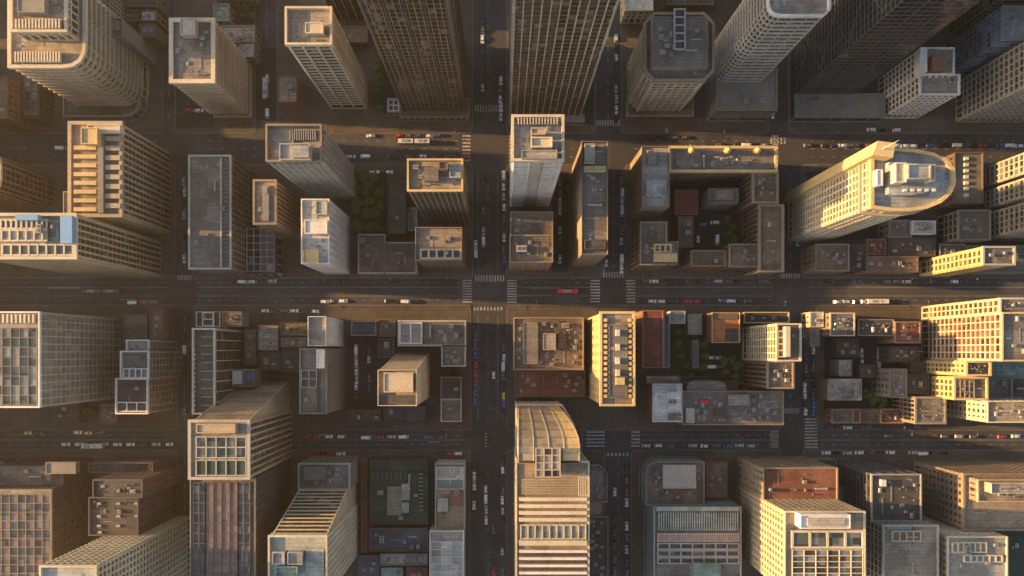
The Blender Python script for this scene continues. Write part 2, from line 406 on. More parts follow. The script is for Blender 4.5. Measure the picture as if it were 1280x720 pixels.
def units():
    m = MB(); m.box(-1.1,-.8,.25,1.1,.8,1.45); m.box(-1.0,-.7,0,-.7,.7,.25); m.box(.7,-.7,0,1.0,.7,.25)
    for cx in (-.5,.5): m.cyl(cx,0,1.45,1.52,.42,10,1)
    UNIT['air_conditioner'] = m.mesh('air_conditioner', ['metal_light','metal_dark'])
    m = MB(); m.cyl(0,0,0,.9,.28,8); m.cyl(0,0,.9,1.15,.5,8,1,.25); UNIT['vent'] = m.mesh('vent', ['metal_light','metal_dark'])
    m = MB(); m.box(-3,-.4,.3,3,.4,1.0); m.box(2.3,-.5,-.05,3.1,.5,1.2)
    for x in (-2.4,-.8,.8): m.box(x-.1,-.5,0,x+.1,.5,.3)
    UNIT['duct'] = m.mesh('duct', 'metal_light')
    m = MB(); m.box(-1.6,-1.2,0,1.6,1.2,2.5); m.box(-1.75,-1.35,2.5,1.75,1.35,2.68); m.box(-.5,-1.26,0,.5,-1.2,2.1,1)
    UNIT['stair_housing'] = m.mesh('stair_housing', ['concrete','metal_dark'])
    m = MB(); m.box(-1.2,-.8,0,1.2,.8,.4); m.taper(-1.1,-.7,.4,1.1,.7,.75,.3,.3,1); UNIT['skylight'] = m.mesh('skylight', ['metal_white','glass_pale'])
    m = MB(); m.cyl(0,0,.5,2.6,1.2,12); m.cyl(0,0,2.6,2.9,1.25,12,1,.5)
    for x, y in ((-.7,-.7),(.7,-.7),(.7,.7),(-.7,.7)): m.box(x-.1,y-.1,0,x+.1,y+.1,.5)
    UNIT['water_tank'] = m.mesh('water_tank', ['metal_light','metal_dark'])
    m = MB(); m.box(-2.4,-1.5,.2,2.4,1.5,2.4)
    for i in range(9): m.box(-2.2+i*.5,-1.56,.4,-1.95+i*.5,1.56,2.2,1)
    m.box(-2.45,-1.45,0,2.45,1.45,.2,1); m.cyl(-1.1,0,2.4,2.55,.9,12,1); m.cyl(1.1,0,2.4,2.55,.9,12,1)
    UNIT['cooling_tower'] = m.mesh('cooling_tower', ['metal_light','metal_dark'])
    m = MB(); m.cyl(0,0,0,6,.07,6); m.box(-.6,-.03,4.5,.6,.03,4.56); m.box(-.4,-.03,5.2,.4,.03,5.26); UNIT['aerial'] = m.mesh('aerial', 'metal_light')
    m = MB()
    for i in range(4): m.box(-4,-.25+i*.16,.25,4,-.17+i*.16,.33)
    for x in (-3.5,-1,1.5,3.6): m.box(x-.08,-.35,0,x+.08,.45,.25)
    UNIT['pipe_run'] = m.mesh('pipe_run', 'metal_light')
units()
UK = ['air_conditioner']*8+['vent']*9+['duct']*4+['stair_housing']+['skylight']*4+['cooling_tower']+['pipe_run']*4+['water_tank','aerial','aerial']
URAD = dict(air_conditioner=1.4,vent=.6,duct=3.2,stair_housing=2.1,skylight=1.4,water_tank=1.4,cooling_tower=2.7,aerial=.6,pipe_run=4.1)
BASES = []
class Bld:
    def __init__(self, name, label, cat='building', group=None):
        self.name, self.label, self.cat, self.group, self.root = name, label, cat, group, None
    def vol(self, roof=None, s=1.05, base=None, z0=0.15, fac='punch_tan', rm='roof_grey', clutter=6, parapet=1.0, poly=None, cham=0, pm=None,
            cornice=0, top_pad=True, skip=False, h=None, plant=None, fl=1):
        if h is None: h = hs(s)
        if roof is not None: P = rect(*roof, h)
        elif base is not None: P = rect(*base)
        if poly: P = poly
        if cham:
            c = cham if isinstance(cham, (list, tuple)) else (cham,)*4     # SW SE NE NW
            (x0,y0),(x1,_),(_,y1),_ = P; Q = []
            for (cx, cy, d, a, b) in ((x0,y0,c[0],(0,1),(1,0)),(x1,y0,c[1],(-1,0),(0,1)),(x1,y1,c[2],(0,-1),(-1,0)),(x0,y1,c[3],(1,0),(0,-1))):
                if d <= 0: Q.append((cx,cy))
                else:
                    n = 4 if d > 4 else 1
                    A = (cx+a[0]*d, cy+a[1]*d); B = (cx+b[0]*d, cy+b[1]*d)
                    for i in range(n+1):
                        t = i/n; Q.append((A[0]*(1-t)**2+cx*2*t*(1-t)+B[0]*t*t, A[1]*(1-t)**2+cy*2*t*(1-t)+B[1]*t*t))
            P = Q
        cx = sum(p[0] for p in P)/len(P); cy = sum(p[1] for p in P)/len(P)
        if self.root is None:
            self.root = tag(empty(self.name, (cx, cy, .15)), self.label, self.cat, self.group)
        if z0 < 1: BASES.append((self.label, min(p[0] for p in P), min(p[1] for p in P), max(p[0] for p in P), max(p[1] for p in P)))
        r = self.root
        core, bm, bh, pmt, pw, bay, fh, bd, pd = FAC[fac]
        b = MB(); b.prism(P, z0, h, top=False); b.build('wall' if not core.startswith('glass') else 'glazing', core, r)
        b = MB(); b.prism(offset(P, -.02), h-.4, h); b.build('roof', rm, r)
        n = max(1, round((h-z0)/fh)); f = (h-z0)/n; bh2 = bh*f/fh
        b = MB(); PO = offset(P, bd); PI = offset(P, -.08)
        for k in range(n): b.ring(PO, PI, z0+k*f+(f-bh2 if k else 0), z0+k*f+f-(0 if k else f-bh2*.8) if k else z0+bh2*.8)
        b.ring(PO, PI, h-bh2*.6, h-.05)
        o = b.build('floor_bands', bm, r, kind='stuff')
        b = MB()
        for i in range(len(P)):
            p, q = Vector(P[i]), Vector(P[(i+1) % len(P)]); L = (q-p).length
            if L < pw*1.2: continue
            u = (q-p)/L; nn = (u.y, -u.x); nb = max(1, round(L/bay))
            for k in range(nb+1):
                t = min(max(k*L/nb, pw/2+.01), L-pw/2-.01); c = p+u*t
                b.obox((c.x,c.y), (u.x,u.y), nn, pw, -.06, pd, z0, h-.08)
        b.build('piers', pmt, r, kind='stuff')
        if parapet:
            b = MB(); b.ring(offset(P, max(bd,pd)+.06+cornice), offset(P, -.12), h-.25-cornice, h+parapet); b.build('parapet', pm or bm, r)
        self.P, self.h = P, h
        taken = []
        if plant:           # plant room as fraction rectangle of the roof bounding box
            for (fx0, fy0, fx1, fy1, ph, mt) in plant:
                X0,Y0,X1,Y1 = self.bb(); a = (X0+(X1-X0)*fx0, Y0+(Y1-Y0)*(1-fy1), X0+(X1-X0)*fx1, Y0+(Y1-Y0)*(1-fy0))
                q = [(a[0],a[1]),(a[2],a[1]),(a[2],a[3]),(a[0],a[3])]
                m = MB(); m.prism(q, h-.05, h+ph); m.ring(offset(q,.15), offset(q,-.3), h+ph-.1, h+ph+.35)
                g = .9; x = a[0]+g
                while x < a[2]-g*.5: m.box(x-.12, a[1]-.1, h+.5, x+.12, a[3]+.1, h+ph-.5); x += g*1.6
                m.build('plant_room', mt, r); taken.append(a)
        clutter = int(clutter*2.4)
        if clutter:
            X0,Y0,X1,Y1 = self.bb(); tr = 0; got = 0; pts = []
            while got < clutter and tr < clutter*12:
                tr += 1; k = R.choice(UK); rad = URAD[k]
                if X1-X0 < 2*rad+2 or Y1-Y0 < 2*rad+2: continue
                x = R.uniform(X0+rad+.8, X1-rad-.8); y = R.uniform(Y0+rad+.8, Y1-rad-.8)
                if any((x-a)**2+(y-b)**2 < (rad+c)**2*.6 for a,b,c in pts): continue
                if any(a[0]-rad < x < a[2]+rad and a[1]-rad < y < a[3]+rad for a in taken): continue
                if cham and not inside(offset(P,-rad), x, y): continue
                pts.append((x,y,rad)); got += 1
                put(k, UNIT[k], r, x, y, h-.04, R.choice((0, math.pi/2)), (R.uniform(.5,1.05),)*3)
        return self
    def bb(self):
        xs = [p[0] for p in self.P]; ys = [p[1] for p in self.P]; return min(xs), min(ys), max(xs), max(ys)
    def box(self, name, rc, h0, h1, mat, cap=None, rim=None):   # extra solid given by its top rectangle in photo pixels
        q = rect(*rc, h1); m = MB(); m.prism(q, h0, h1)
        if rim: m.ring(offset(q, .12), offset(q, -.35), h1-.3, h1+rim)
        return m.build(name, mat, self.root)
    def panes(self, rc, z, nx, ny, pmat, fmat, fw=.5, name='pane', raise_=.35, fh=.7, mats=None, slope=0):
        """a framed grid of separate panes lying on the roof"""
        q = rect(*rc, z); x0, y0 = q[0]; x1, y1 = q[2]; r = self.root
        wx, wy = (x1-x0)/nx, (y1-y0)/ny; m = MB()
        for i in range(nx+1): m.box(x0+i*wx-fw/2, y0-fw/2, z-.3, x0+i*wx+fw/2, y1+fw/2, z+fh)
        for j in range(ny+1): m.box(x0-fw/2+.01, y0+j*wy-fw/2, z-.3, x1+fw/2-.01, y0+j*wy+fw/2, z+fh-.06)
        m.build('roof_frame', fmat, r)
        for i in range(nx):
            for j in range(ny):
                mm = R.choice(mats) if mats else pmat
                key = ('pane', round(wx,3), round(wy,3), fw, mm)
                if key not in UNIT:
                    a = MB(); a.box(-wx/2+fw/2-.02, -wy/2+fw/2-.02, -.1, wx/2-fw/2+.02, wy/2-fw/2+.02, raise_); UNIT[key] = a.mesh('pane', mm)
                o = put(name, UNIT[key], r, x0+(i+.5)*wx, y0+(j+.5)*wy, z-.05)
                o.rotation_euler = (R.uniform(-.012,.012), R.uniform(-.012,.012), 0)
    def ramp(self, x0, x1, y0, y1, z0, z1, mat, ribs=0, rmat=None, side=None):
        """sloping glazed wing: low at its north edge, rising to the tower behind (ground pixels)"""
        a, c = W(x0, y0), W(x1, y1); X0, X1, Y0, Y1 = a[0], c[0], a[1], c[1]; m = MB()
        m.quad((X0,Y1,z1),(X1,Y1,z1),(X1,Y0,z0),(X0,Y0,z0)); m.quad((X0,Y0,.15),(X0,Y0,z0),(X1,Y0,z0),(X1,Y0,.15)); m.build('sloping_roof', mat, self.root)
        m = MB(); m.quad((X0,Y1,.15),(X0,Y1,z1),(X0,Y0,z0),(X0,Y0,.15)); m.quad((X1,Y0,.15),(X1,Y0,z0),(X1,Y1,z1),(X1,Y1,.15)); m.build('gable_wall', side or mat, self.root)
        for i in range(ribs):
            t = (i+.5)/ribs; y = Y0+(Y1-Y0)*t; z = z0+(z1-z0)*t; m = MB(); m.box(X0+.1, y-.22, z-.4, X1-.1, y+.22, z+.55); m.build('slope_rib', rmat, self.root)
        m = MB()
        for x in (X0+.25, X1-.25):
            m.quad((x-.3,Y1,z1+.5),(x+.3,Y1,z1+.5),(x+.3,Y0,z0+.5),(x-.3,Y0,z0+.5)); m.quad((x-.3,Y1,z1-.5),(x-.3,Y1,z1+.5),(x-.3,Y0,z0+.5),(x-.3,Y0,z0-.5)); m.quad((x+.3,Y0,z0-.5),(x+.3,Y0,z0+.5),(x+.3,Y1,z1+.5),(x+.3,Y1,z1-.5))
        m.build('slope_edge', rmat or mat, self.root)
    def louvres(self, rc, z, n, mat, along='x', w=.5, t=.5, name='louvre'):
        q = rect(*rc, z); x0, y0 = q[0]; x1, y1 = q[2]; r = self.root
        for i in range(n):
            f = (i+.5)/n
            key = ('louvre', along, round(x1-x0,2), round(y1-y0,2), n, mat)
            if key not in UNIT:
                a = MB(); L = (x1-x0 if along == 'x' else y1-y0)/2; g = (y1-y0 if along == 'x' else x1-x0)/n*w/2
                if along == 'x': a.box(-L,-g,0,L,g,t)
                else: a.box(-g,-L,0,g,L,t)
                UNIT[key] = a.mesh(name, mat)
            put(name, UNIT[key], r, (x0+x1)/2 if along == 'x' else x0+(x1-x0)*f, (y0+y1)/2 if along == 'y' else y0+(y1-y0)*f, z-.03)
def inside(P, x, y):
    for i in range(len(P)):
        (a,b),(c,d) = P[i], P[(i+1) % len(P)]
        if (c-a)*(y-b)-(d-b)*(x-a) < 0: return False
    return True
# ================================================================== buildings, top row
b = Bld('office_block', 'broad stepped stone office block with curved corner and colonnaded top ledge', 'office block')
b.vol((15,-12,105,82), 1.18, fac='bands_beige', rm='roof_tan', cham=(0,9,0,0), clutter=3, cornice=.5, pm='cream')
b.vol((17,-20,82,38), 1.215, z0=hs(1.18)-.1, fac='grid_cream', rm='roof_tan', clutter=3, cornice=.4, pm='cream', plant=[(.2,.3,.7,.7,4,'concrete')])
b.louvres((20,66,78,79), hs(1.18)+.3, 16, 'cream', 'y', .55, 1.6, 'colonnade_pier')
b.louvres((20,25,78,37), hs(1.215)+.3, 14, 'cream', 'y', .5, 1.4, 'colonnade_pier')
b.vol(base=(92,60,183.5,151), s=1.02, fac='bands_grey', rm='roof_dark', clutter=0, cham=(0,9,0,0))
b = Bld('office_block', 'dark louvred block at the top beyond the curved-corner office', 'office block')
b.vol((75,-60,112,8), 1.12, fac='fins_light', rm='roof_dark', clutter=3)
b = Bld('tower', 'slim plain grey tower beside the curved-corner office', 'tower')
b.vol((140.5,24,153,46), 1.1, fac='plain_grey', rm='roof_grey', clutter=1, plant=[(.2,.2,.8,.7,2.5,'concrete')])
for rc, rm, lb, sd in (((154,14,176,26),'roof_red','low red roof above the slim grey tower',1.03),((177,14,195,26),'roof_white','low white roof beside the low red roof at the top',1.03),
                   ((176,31,194,46),'roof_grey','low grey flat roof below the white and red low roofs',1.04),((155,-30,196,8),'roof_dark','long dark low roof at the top edge beside the street',1.03),
                   ((-17,98,9,148),'roof_brown','low brown annex with roof lights left of the curved-corner office',1.06)):
    Bld('low_building', lb).vol(rc, sd, fac='punch_brown', rm=rm, clutter=4, parapet=.6)
b = Bld('low_building', 'dark low hall with rows of roof lights beside the brown annex'); b.vol((28,92,50,148), 1.03, fac='punch_charcoal', rm='roof_dark', clutter=0); b.panes((31,96,47,144), hs(1.03)+.1, 2, 8, 'glass_grey', 'metal_dark')
b = Bld('tower', 'striped tan tower with flat grey roof and white lattice rim', 'tower')
b.vol((217,28,265,100), 1.15, fac='bands_balcony', rm='roof_grey', clutter=8, pm='cream', plant=[(.28,.0,.65,.28,4,'concrete_light')], cornice=.4)
for rc, rm, lb in (((278,33,318,53),'roof_tan','low tan roof behind the striped tan tower'),((268,6,286,26),'roof_teal','small teal roof at the top behind the striped tan tower'),
                   ((268,-40,316,-4),'roof_light','pale low roof at the top edge by the small teal roof'),((300,54,317,71),'roof_light','small pale shed roof beside the side street')):
    Bld('low_building', lb).vol(rc, 1.025, fac='punch_concrete', rm=rm, clutter=5, parapet=.6)
b = Bld('tower', 'pale gridded tower with recessed roof and white rim beside the planter', 'tower')
b.vol((360,13,414,56), 1.26, fac='frame_cream', rm='roof_light', clutter=4, parapet=2.2, pm='cream', plant=[(.45,.45,.85,.75,3,'cream')])
b = Bld('low_building', 'small brown hut with tan roof beside the pale gridded tower'); b.vol((348,95,371,128), 1.04, fac='plain_brick', rm='roof_tan', clutter=3)
b = Bld('tower', 'dark banded block with pale mullions at the top behind the pale gridded tower', 'tower'); b.vol(base=(418,-40,468,24), s=1.3, fac='curtain_mull', rm='roof_dark', clutter=4)
b = Bld('tower', 'very tall dark brown glass tower with vertical seams beside the planter', 'tower')
b.vol(base=(506,58,581,143), s=1.62, fac='curtain_dark', rm='roof_dark', clutter=4)
X0,Y0,X1,Y1 = b.bb()
for f in (.02,.27,.5,.73,.98):
    m = MB(); x = X0+(X1-X0)*f; m.box(x-.45, Y0-.5, .15, x+.45, Y0-.1, hs(1.62)); m.build('facade_seam', 'charcoal', b.root)
for f in (.25,.5,.75):
    m = MB(); y = Y0+(Y1-Y0)*f; m.box(X1+.1, y-.4, .15, X1+.5, y+.4, hs(1.62)); m.build('facade_seam', 'charcoal', b.root)
b.vol(base=(503,130,586,151), s=1.018, fac='punch_tan', rm='paving', clutter=0, parapet=.3)
b = Bld('pavilion', 'small framed glass pavilion at the foot of the dark brown tower', 'pavilion'); b.vol((485,124,499,140), 1.012, fac='curtain_green', rm='roof_dark', clutter=0); b.panes((486,125,498,139), hs(1.012)+.1, 2, 2, 'glass_dark', 'metal_white')
b = Bld('low_building', 'pale low roof with planks at the top beside the dark brown tower'); b.vol((484,-40,500,50), 1.02, fac='punch_tan', rm='roof_tan', clutter=4)
b = Bld('tower', 'very tall dark tower with pale vertical mullions and dense floors', 'tower')
b.vol(base=(638,58,724,148), s=1.64, fac='mull_brown', rm='roof_dark', clutter=3)
b.vol(base=(637,148.3,728,156), s=1.015, fac='bands_grey', rm='concrete', clutter=0, parapet=.2)
b = Bld('tower', 'square stone block with chamfered corners and a raised grey roof deck', 'office block')
b.vol((807,20,889,100), 1.14, fac='grid_cream', rm='roof_grey', cham=4, clutter=4, parapet=1.6, pm='tan', cornice=.5)
b.vol((815,22,884,84), 1.155, z0=hs(1.14)-.1, fac='plain_tan', rm='roof_grey', clutter=7, parapet=.6)
b.panes((843,12,856,62), hs(1.155)+2, 1, 5, 'glass_dark', 'metal_light', .6)
b.vol(base=(783,128,862,148), s=1.012, fac='fins_tan', rm='roof_brown', clutter=0)
b = Bld('low_building', 'cream lit low building at the top beside the chamfered stone block'); b.vol((782,-22,815,13), 1.04, fac='punch_cream', rm='roof_white', clutter=5)
b = Bld('low_building', 'dark low roof at the top behind the chamfered stone block'); b.vol((835,-40,890,6), 1.03, fac='punch_brown', rm='roof_dark', clutter=6)
b = Bld('tower', 'grey banded tower with cut corners and flat square roof', 'tower')
b.vol((960,-52,1034,20), 1.30, fac='bands_light', rm='roof_light', cham=(5,2,2,5), clutter=6, parapet=1.6, pm='white_wall')
b.vol(base=(884,88,955,151), s=1.045, fac='bands_grey', rm='concrete', clutter=5)
b = Bld('tower', 'huge dark navy glass tower with fine floor lines above the plaza', 'tower')
b.vol(base=(988,-60,1058,124), s=1.75, fac='curtain_navy', rm='roof_dark', clutter=3)
X0,Y0,X1,Y1 = b.bb()
for i in range(5):      # diagonal bracing on the street side, seams on the front
    m = MB(); z = 8+i*30; y = Y0+8
    for sgn in (1,-1):
        a = Vector((X0-.35, Y0+(2 if sgn > 0 else 38), z)); e = Vector((X0-.35, Y0+(38 if sgn > 0 else 2), z+30)); u = Vector((0,.14,-.14*sgn))
        m.quad(tuple(a-u), tuple(a+u), tuple(e+u), tuple(e-u)); m.quad(tuple(a-u+Vector((.3,0,0))), tuple(e-u+Vector((.3,0,0))), tuple(e-u), tuple(a-u))
    m.build('brace', 'metal_dark', b.root)
for f in (.33,.66): m = MB(); x = X0+(X1-X0)*f; m.box(x-.3,Y0-.45,.15,x+.3,Y0-.1,hs(1.75)); m.build('facade_seam','charcoal',b.root)
b.vol(base=(987,124.4,1096,152), s=1.02, fac='bands_teal', rm='concrete', clutter=4, parapet=.5)
b = Bld('apartment_block', 'white stepped apartment block with roof terraces beside the navy glass tower', 'apartments')
b.vol((1150,95,1197,118), 1.10, fac='grid_white', rm='roof_light', clutter=2, parapet=1.3)
b.vol((1150,62,1190,93), 1.11, fac='grid_white', rm='roof_tan', clutter=2, parapet=1.3); b.box('penthouse', (1166,68,1180,86), hs(1.11), hs(1.125), 'brick', rim=.5); b.box('stair_tower', (1150,60,1158,90), hs(1.11), hs(1.125), 'white_wall', rim=.5)
b = Bld('office_block', 'pale lattice slab leaning out beside the white stepped apartments', 'office block'); b.vol(base=(1195,104,1310,152), s=1.3, fac='grid_light', rm='roof_grey', clutter=4)
b = Bld('office_block', 'blue glass box behind the pale lattice slab', 'office block'); b.vol(base=(1180,58,1245,95), s=1.13, fac='curtain_blue', rm='roof_pale_blue', clutter=5)
b = Bld('tower', 'brown tower with cream framed top in the upper corner beyond the navy glass', 'tower'); b.vol(base=(1130,-20,1172,38), s=1.32, fac='grid_beige', rm='roof_brown', clutter=4)
b = Bld('tower', 'dark green glass block in the far upper corner', 'tower'); b.vol(base=(1186,-30,1275,44), s=1.28, fac='curtain_green', rm='roof_dark', clutter=4)

# ================================================================== second row
b = Bld('office_block', 'gold banded office with deep floor ledges and stacked roof terraces', 'office block')
b.vol((90,156,150,268), 1.15, fac='fins_beige', rm='roof_tan', clutter=0, pm='beige', cornice=.3)
h0 = hs(1.15)
b.box('roof_block', (102,160,122,180), h0, h0+6, 'gold_stone', rim=.6); b.box('roof_block', (110,156,150,166), h0, h0+4, 'cream', rim=.5)
for i in range(8): b.box('terrace_slab', (92,182+i*11,120,187+i*11), h0-.05, h0+2.2, 'gold_stone'); b.box('terrace_slab', (131,170+i*12,150,176+i*12), h0-.05, h0+1.8, 'beige')
b.box('spine_wall', (122,166,129,266), h0-.05, h0+2.5, 'concrete')
b.vol((80,240,97,269), 1.145, fac='plain_beige', rm='roof_tan', clutter=0, parapet=.5)
b = Bld('office_block', 'striped office slab with cream framed roof boxes and a blue roof panel', 'office block')
b.vol((-20,270,94,321), 1.25, fac='fins_beige', rm='roof_tan', clutter=2, pm='cream')
h0 = hs(1.25)
b.panes((4,306,92,319), h0+.3, 8, 1, 'glass_green', 'cream', .7); b.panes((3,288,64,301), h0+.4, 6, 1, 'glass_pale', 'cream', .7); b.panes((2,275,60,286), h0+.4, 9, 1, 'glass_green', 'cream', .8)
b.box('blue_roof_panel', (75,270,90,304), h0, h0+3.5, 'blue_panel'); b.box('glazed_lift', (60,276,74,303), h0, h0+2.5, 'glass_teal', rim=.5); b.box('roof_block', (19,268,47,275), h0, h0+4, 'blue_panel')
b = Bld('office_block', 'dark wedge block with sunlit roof edge at the far end of the gold banded street', 'office block'); b.vol((-70,192,0,240), 1.12, fac='grid_brown', rm='roof_tan', clutter=4, cham=(0,6,6,0), cornice=.3, pm='cream')
b = Bld('office_block', 'long grey flat roof with pale rim and louvred gutter strip', 'office block')
b.vol((238,196,288,335), 1.09, fac='fins_grey', rm='roof_grey', clutter=6, pm='concrete_light'); b.louvres((277,198,287,333), hs(1.09)+.1, 26, 'metal_dark', 'x', .5, .5); b.box('gutter_curb', (275,197,277,334), hs(1.09)-.1, hs(1.09)+1.1, 'concrete_light')
b = Bld('atrium', 'low dark glass atrium with white lattice beside the long grey roof', 'atrium'); b.vol((308,284,344,341), 1.03, fac='curtain_mull', rm='roof_dark', clutter=0); b.panes((309,286,343,339), hs(1.03)+.2, 4, 6, 'glass_dark', 'concrete_light', .4)
b = Bld('office_block', 'narrow tan block with ribbed sides next to the long grey roof', 'office block'); b.vol((319,227,344,279), 1.13, fac='fins_tan', rm='roof_tan', clutter=5); b.box('roof_spine', (328,231,336,276), hs(1.13), hs(1.13)+1.6, 'concrete')
b = Bld('tower', 'grey stone tower with sunken roof court and rows of fine windows', 'tower')
b.vol((336,159,402,202), 1.24, fac='grid_light', rm='roof_light', clutter=2, parapet=2.6, pm='tan'); h0 = hs(1.24); b.box('plant_room', (350,180,388,200), h0, h0+5, 'concrete_light', rim=.8); b.box('plant_cover', (366,182,386,197), h0+5, h0+6.5, 'roof_pale_blue'); b.louvres((362,163,396,176), h0+.1, 12, 'metal_light', 'y', .4, 1.2)
b = Bld('office_block', 'white roofed block with cluttered plant and a yellow lit end terrace', 'office block')
b.vol((378,250,411,329), 1.136, fac='punch_white', rm='roof_white', clutter=8, pm='white_wall'); h0 = hs(1.136); b.box('stair_tower', (395,251,409,268), h0, h0+5, 'roof_pale_green', rim=.5); b.box('plant_room', (381,275,409,292), h0, h0+4, 'white_wall', rim=.5); b.box('terrace', (379,313,398,328), h0, h0+3, 'gold_stone', rim=.6)
b = Bld('low_building', 'long charcoal roof beside the garden trees'); b.vol((485,221,507,292), 1.03, fac='plain_dark', rm='roof_dark', clutter=1, parapet=.4)
b = Bld('plant_yard', 'cluster of pale plant cabins between the charcoal roof and the brown tower', 'plant'); b.vol((510,260,521,288), 1.012, fac='plain_white', rm='roof_light', clutter=3, parapet=.3)
b = Bld('tower', 'dark brown apartment tower with gold lit cluttered roof at the avenue corner', 'tower')
b.vol((511,201,577,238), 1.25, fac='grid_brown', rm='roof_tan', clutter=8, pm='gold_stone', parapet=1.3); h0 = hs(1.25); b.box('plant_room', (530,209,548,226), h0, h0+3, 'roof_grey'); b.box('plant_room', (549,202,560,212), h0, h0+5, 'brown', rim=.5); b.box('plant_deck', (562,206,576,222), h0, h0+2.2, 'roof_pale_blue', rim=.5)
b = Bld('office_block', 'brown flat roofed corner block with framed skylight row and plain front', 'office block')
b.vol((520,285,577,325), 1.12, fac='plain_brown', rm='roof_tan', clutter=3, pm='tan', parapet=1.5); b.panes((526,312,576,323), hs(1.12)+.2, 5, 1, 'glass_dark', 'beige', .9)
b = Bld('low_building', 'low brown roofs with a teal corner beside the plain fronted corner block'); b.vol((449,294,481,341), 1.03, fac='punch_tan', rm='roof_brown', clutter=3, pm='concrete_light'); b.vol((481.5,304,520,341), 1.03, fac='punch_tan', rm='roof_brown', clutter=3, pm='concrete_light'); b.box('teal_hatch', (450,296,456,304), hs(1.03), hs(1.03)+1.2, 'roof_teal')
b = Bld('tower', 'tall white louvred tower with open framed roof on the avenue', 'tower')
b.vol((642,148,702,200), 1.31, fac='louvre_white', rm='roof_pale_blue', clutter=2, parapet=2.2, pm='cream'); h0 = hs(1.31)
b.box('plant_room', (652,188,696,198), h0, h0+4, 'roof_light', rim=.4); b.box('plant_room', (664,172,690,184), h0, h0+5, 'cream', rim=.8); b.box('lift_housing', (664,160,682,168), h0, h0+6, 'beige', rim=.5); b.louvres((646,148,698,156), h0+1.6, 14, 'cream', 'y', .35, 1)
X0,Y0,X1,Y1 = b.bb(); m = MB(); xm = (X0+X1)/2; m.box(xm-1.6, Y0-1.3, .15, xm+1.6, Y0-.2, h0-.1); m.build('facade_spine', 'concrete_light', b.root)
b = Bld('low_building', 'grey brown podium roof at the foot of the white louvred tower'); b.vol((639,266,690,294), 1.08, fac='punch_tan', rm='roof_grey', clutter=4); b.vol((638,295,690,327), 1.10, fac='punch_tan', rm='roof_brown', clutter=9, pm='tan')
b = Bld('office_block', 'long narrow block with cluttered grey roof and sunlit side wall', 'office block')
b.vol((727,178,759,318), 1.14, fac='plain_tan', rm='roof_grey', clutter=10, pm='tan', parapet=1.4); h0 = hs(1.14); b.box('lift_housing', (730,208,757,214), h0, h0+2.5, 'gold_stone', rim=.4); b.box('plant_room', (731,180,743,204), h0, h0+3.5, 'concrete_light', rim=.5); b.box('water_cistern', (731,300,757,312), h0, h0+1.5, 'roof_dark', rim=.6)
GC = None
b = Bld('office_block', 'corner tower of the courtyard block with bright lit side wall', 'office block'); b.vol((802,184,836,259), 1.09, fac='plain_tan', rm='roof_light', clutter=8, pm='tan', parapet=1.3); b.box('plant_room', (808,226,832,244), hs(1.09), hs(1.09)+3, 'roof_pale_blue', rim=.5); b.box('stair_tower', (810,188,820,204), hs(1.09), hs(1.09)+4, 'tan', rim=.5)
b = Bld('office_block', 'ornate stone range with cornice painted as sunlit along the courtyard block', 'office block'); b.vol((838,186,968,213), 1.08, fac='punch_brown', rm='roof_grey', clutter=12, pm='gold_stone', cornice=.7, parapet=1.4)  # gold cornice colour holds the sunlight falling on it
h0 = hs(1.08)
for x in (862, 907, 944):
    m = MB(); cx, cy = W(x, 190, h0); m.cyl(cx, cy, h0-.1, h0+4, 1.3, 10); m.cyl(cx, cy, h0+4, h0+6, 1.6, 10, 0, .4); m.build('turret', 'gold_stone', b.root)
b = Bld('office_block', 'brown stone wing on the east side of the courtyard below the cornice', 'office block'); b.vol((942,217,970,252), 1.075, fac='grid_brown', rm='roof_brown', clutter=5, pm='tan', cornice=.3)
b = Bld('office_block', 'brown stone wing with windowed wall at the courtyard south corner', 'office block'); b.vol((950,258,977,338), 1.07, fac='grid_brown', rm='roof_brown', clutter=9, pm='tan', cornice=.3); b.vol((912,306,949,333), 1.06, fac='punch_brown', rm='roof_brown', clutter=4, pm='tan')
b = Bld('low_building', 'red tin roof inside the courtyard block'); b.vol((844,238,872,268), 1.035, fac='plain_brick', rm='roof_red', clutter=0, parapet=.3)
q = rect(844,238,872,268,hs(1.035)); h0 = hs(1.035)
for i in range(12): m = MB(); x = q[0][0]+(q[1][0]-q[0][0])*(i+.5)/12; m.box(x-.06, q[0][1]+.4, h0-.02, x+.06, q[2][1]-.4, h0+.12); m.build('roof_seam', 'roof_red', b.root)
b = Bld('low_building', 'brown extension below the red tin roof'); b.vol((848,271,866,309), 1.03, fac='plain_brick', rm='roof_brown', clutter=3, parapet=.4)
b = Bld('low_building', 'grey hall with stepped roof inside the courtyard block'); b.vol((886,236,922,254), 1.05, fac='plain_grey', rm='roof_grey', clutter=4); b.box('roof_block', (894,238,916,250), hs(1.05), hs(1.05)+2, 'roof_grey', rim=.3)
b = Bld('office_block', 'pink stone corner building with gold lit dormer cabin', 'office block'); b.vol((801,279,832,330), 1.07, fac='grid_brown', rm='roof_brown', clutter=5, pm='tan'); b.vol((833,303,846,330), 1.06, fac='punch_brick', rm='roof_tan', clutter=0, pm='tan'); b.panes((818,306,838,315), hs(1.07)+.5, 3, 1, 'glass_dark', 'gold_stone', .9); b.box('dormer_cabin', (818,317,846,327), hs(1.07), hs(1.07)+2.5, 'gold_stone', rim=.4)
b = Bld('low_building', 'brown gabled shop roof between the dormer building and the south wing'); b.vol((864,314,906,332), 1.05, fac='punch_brick', rm='roof_brown', clutter=1, pm='tan')
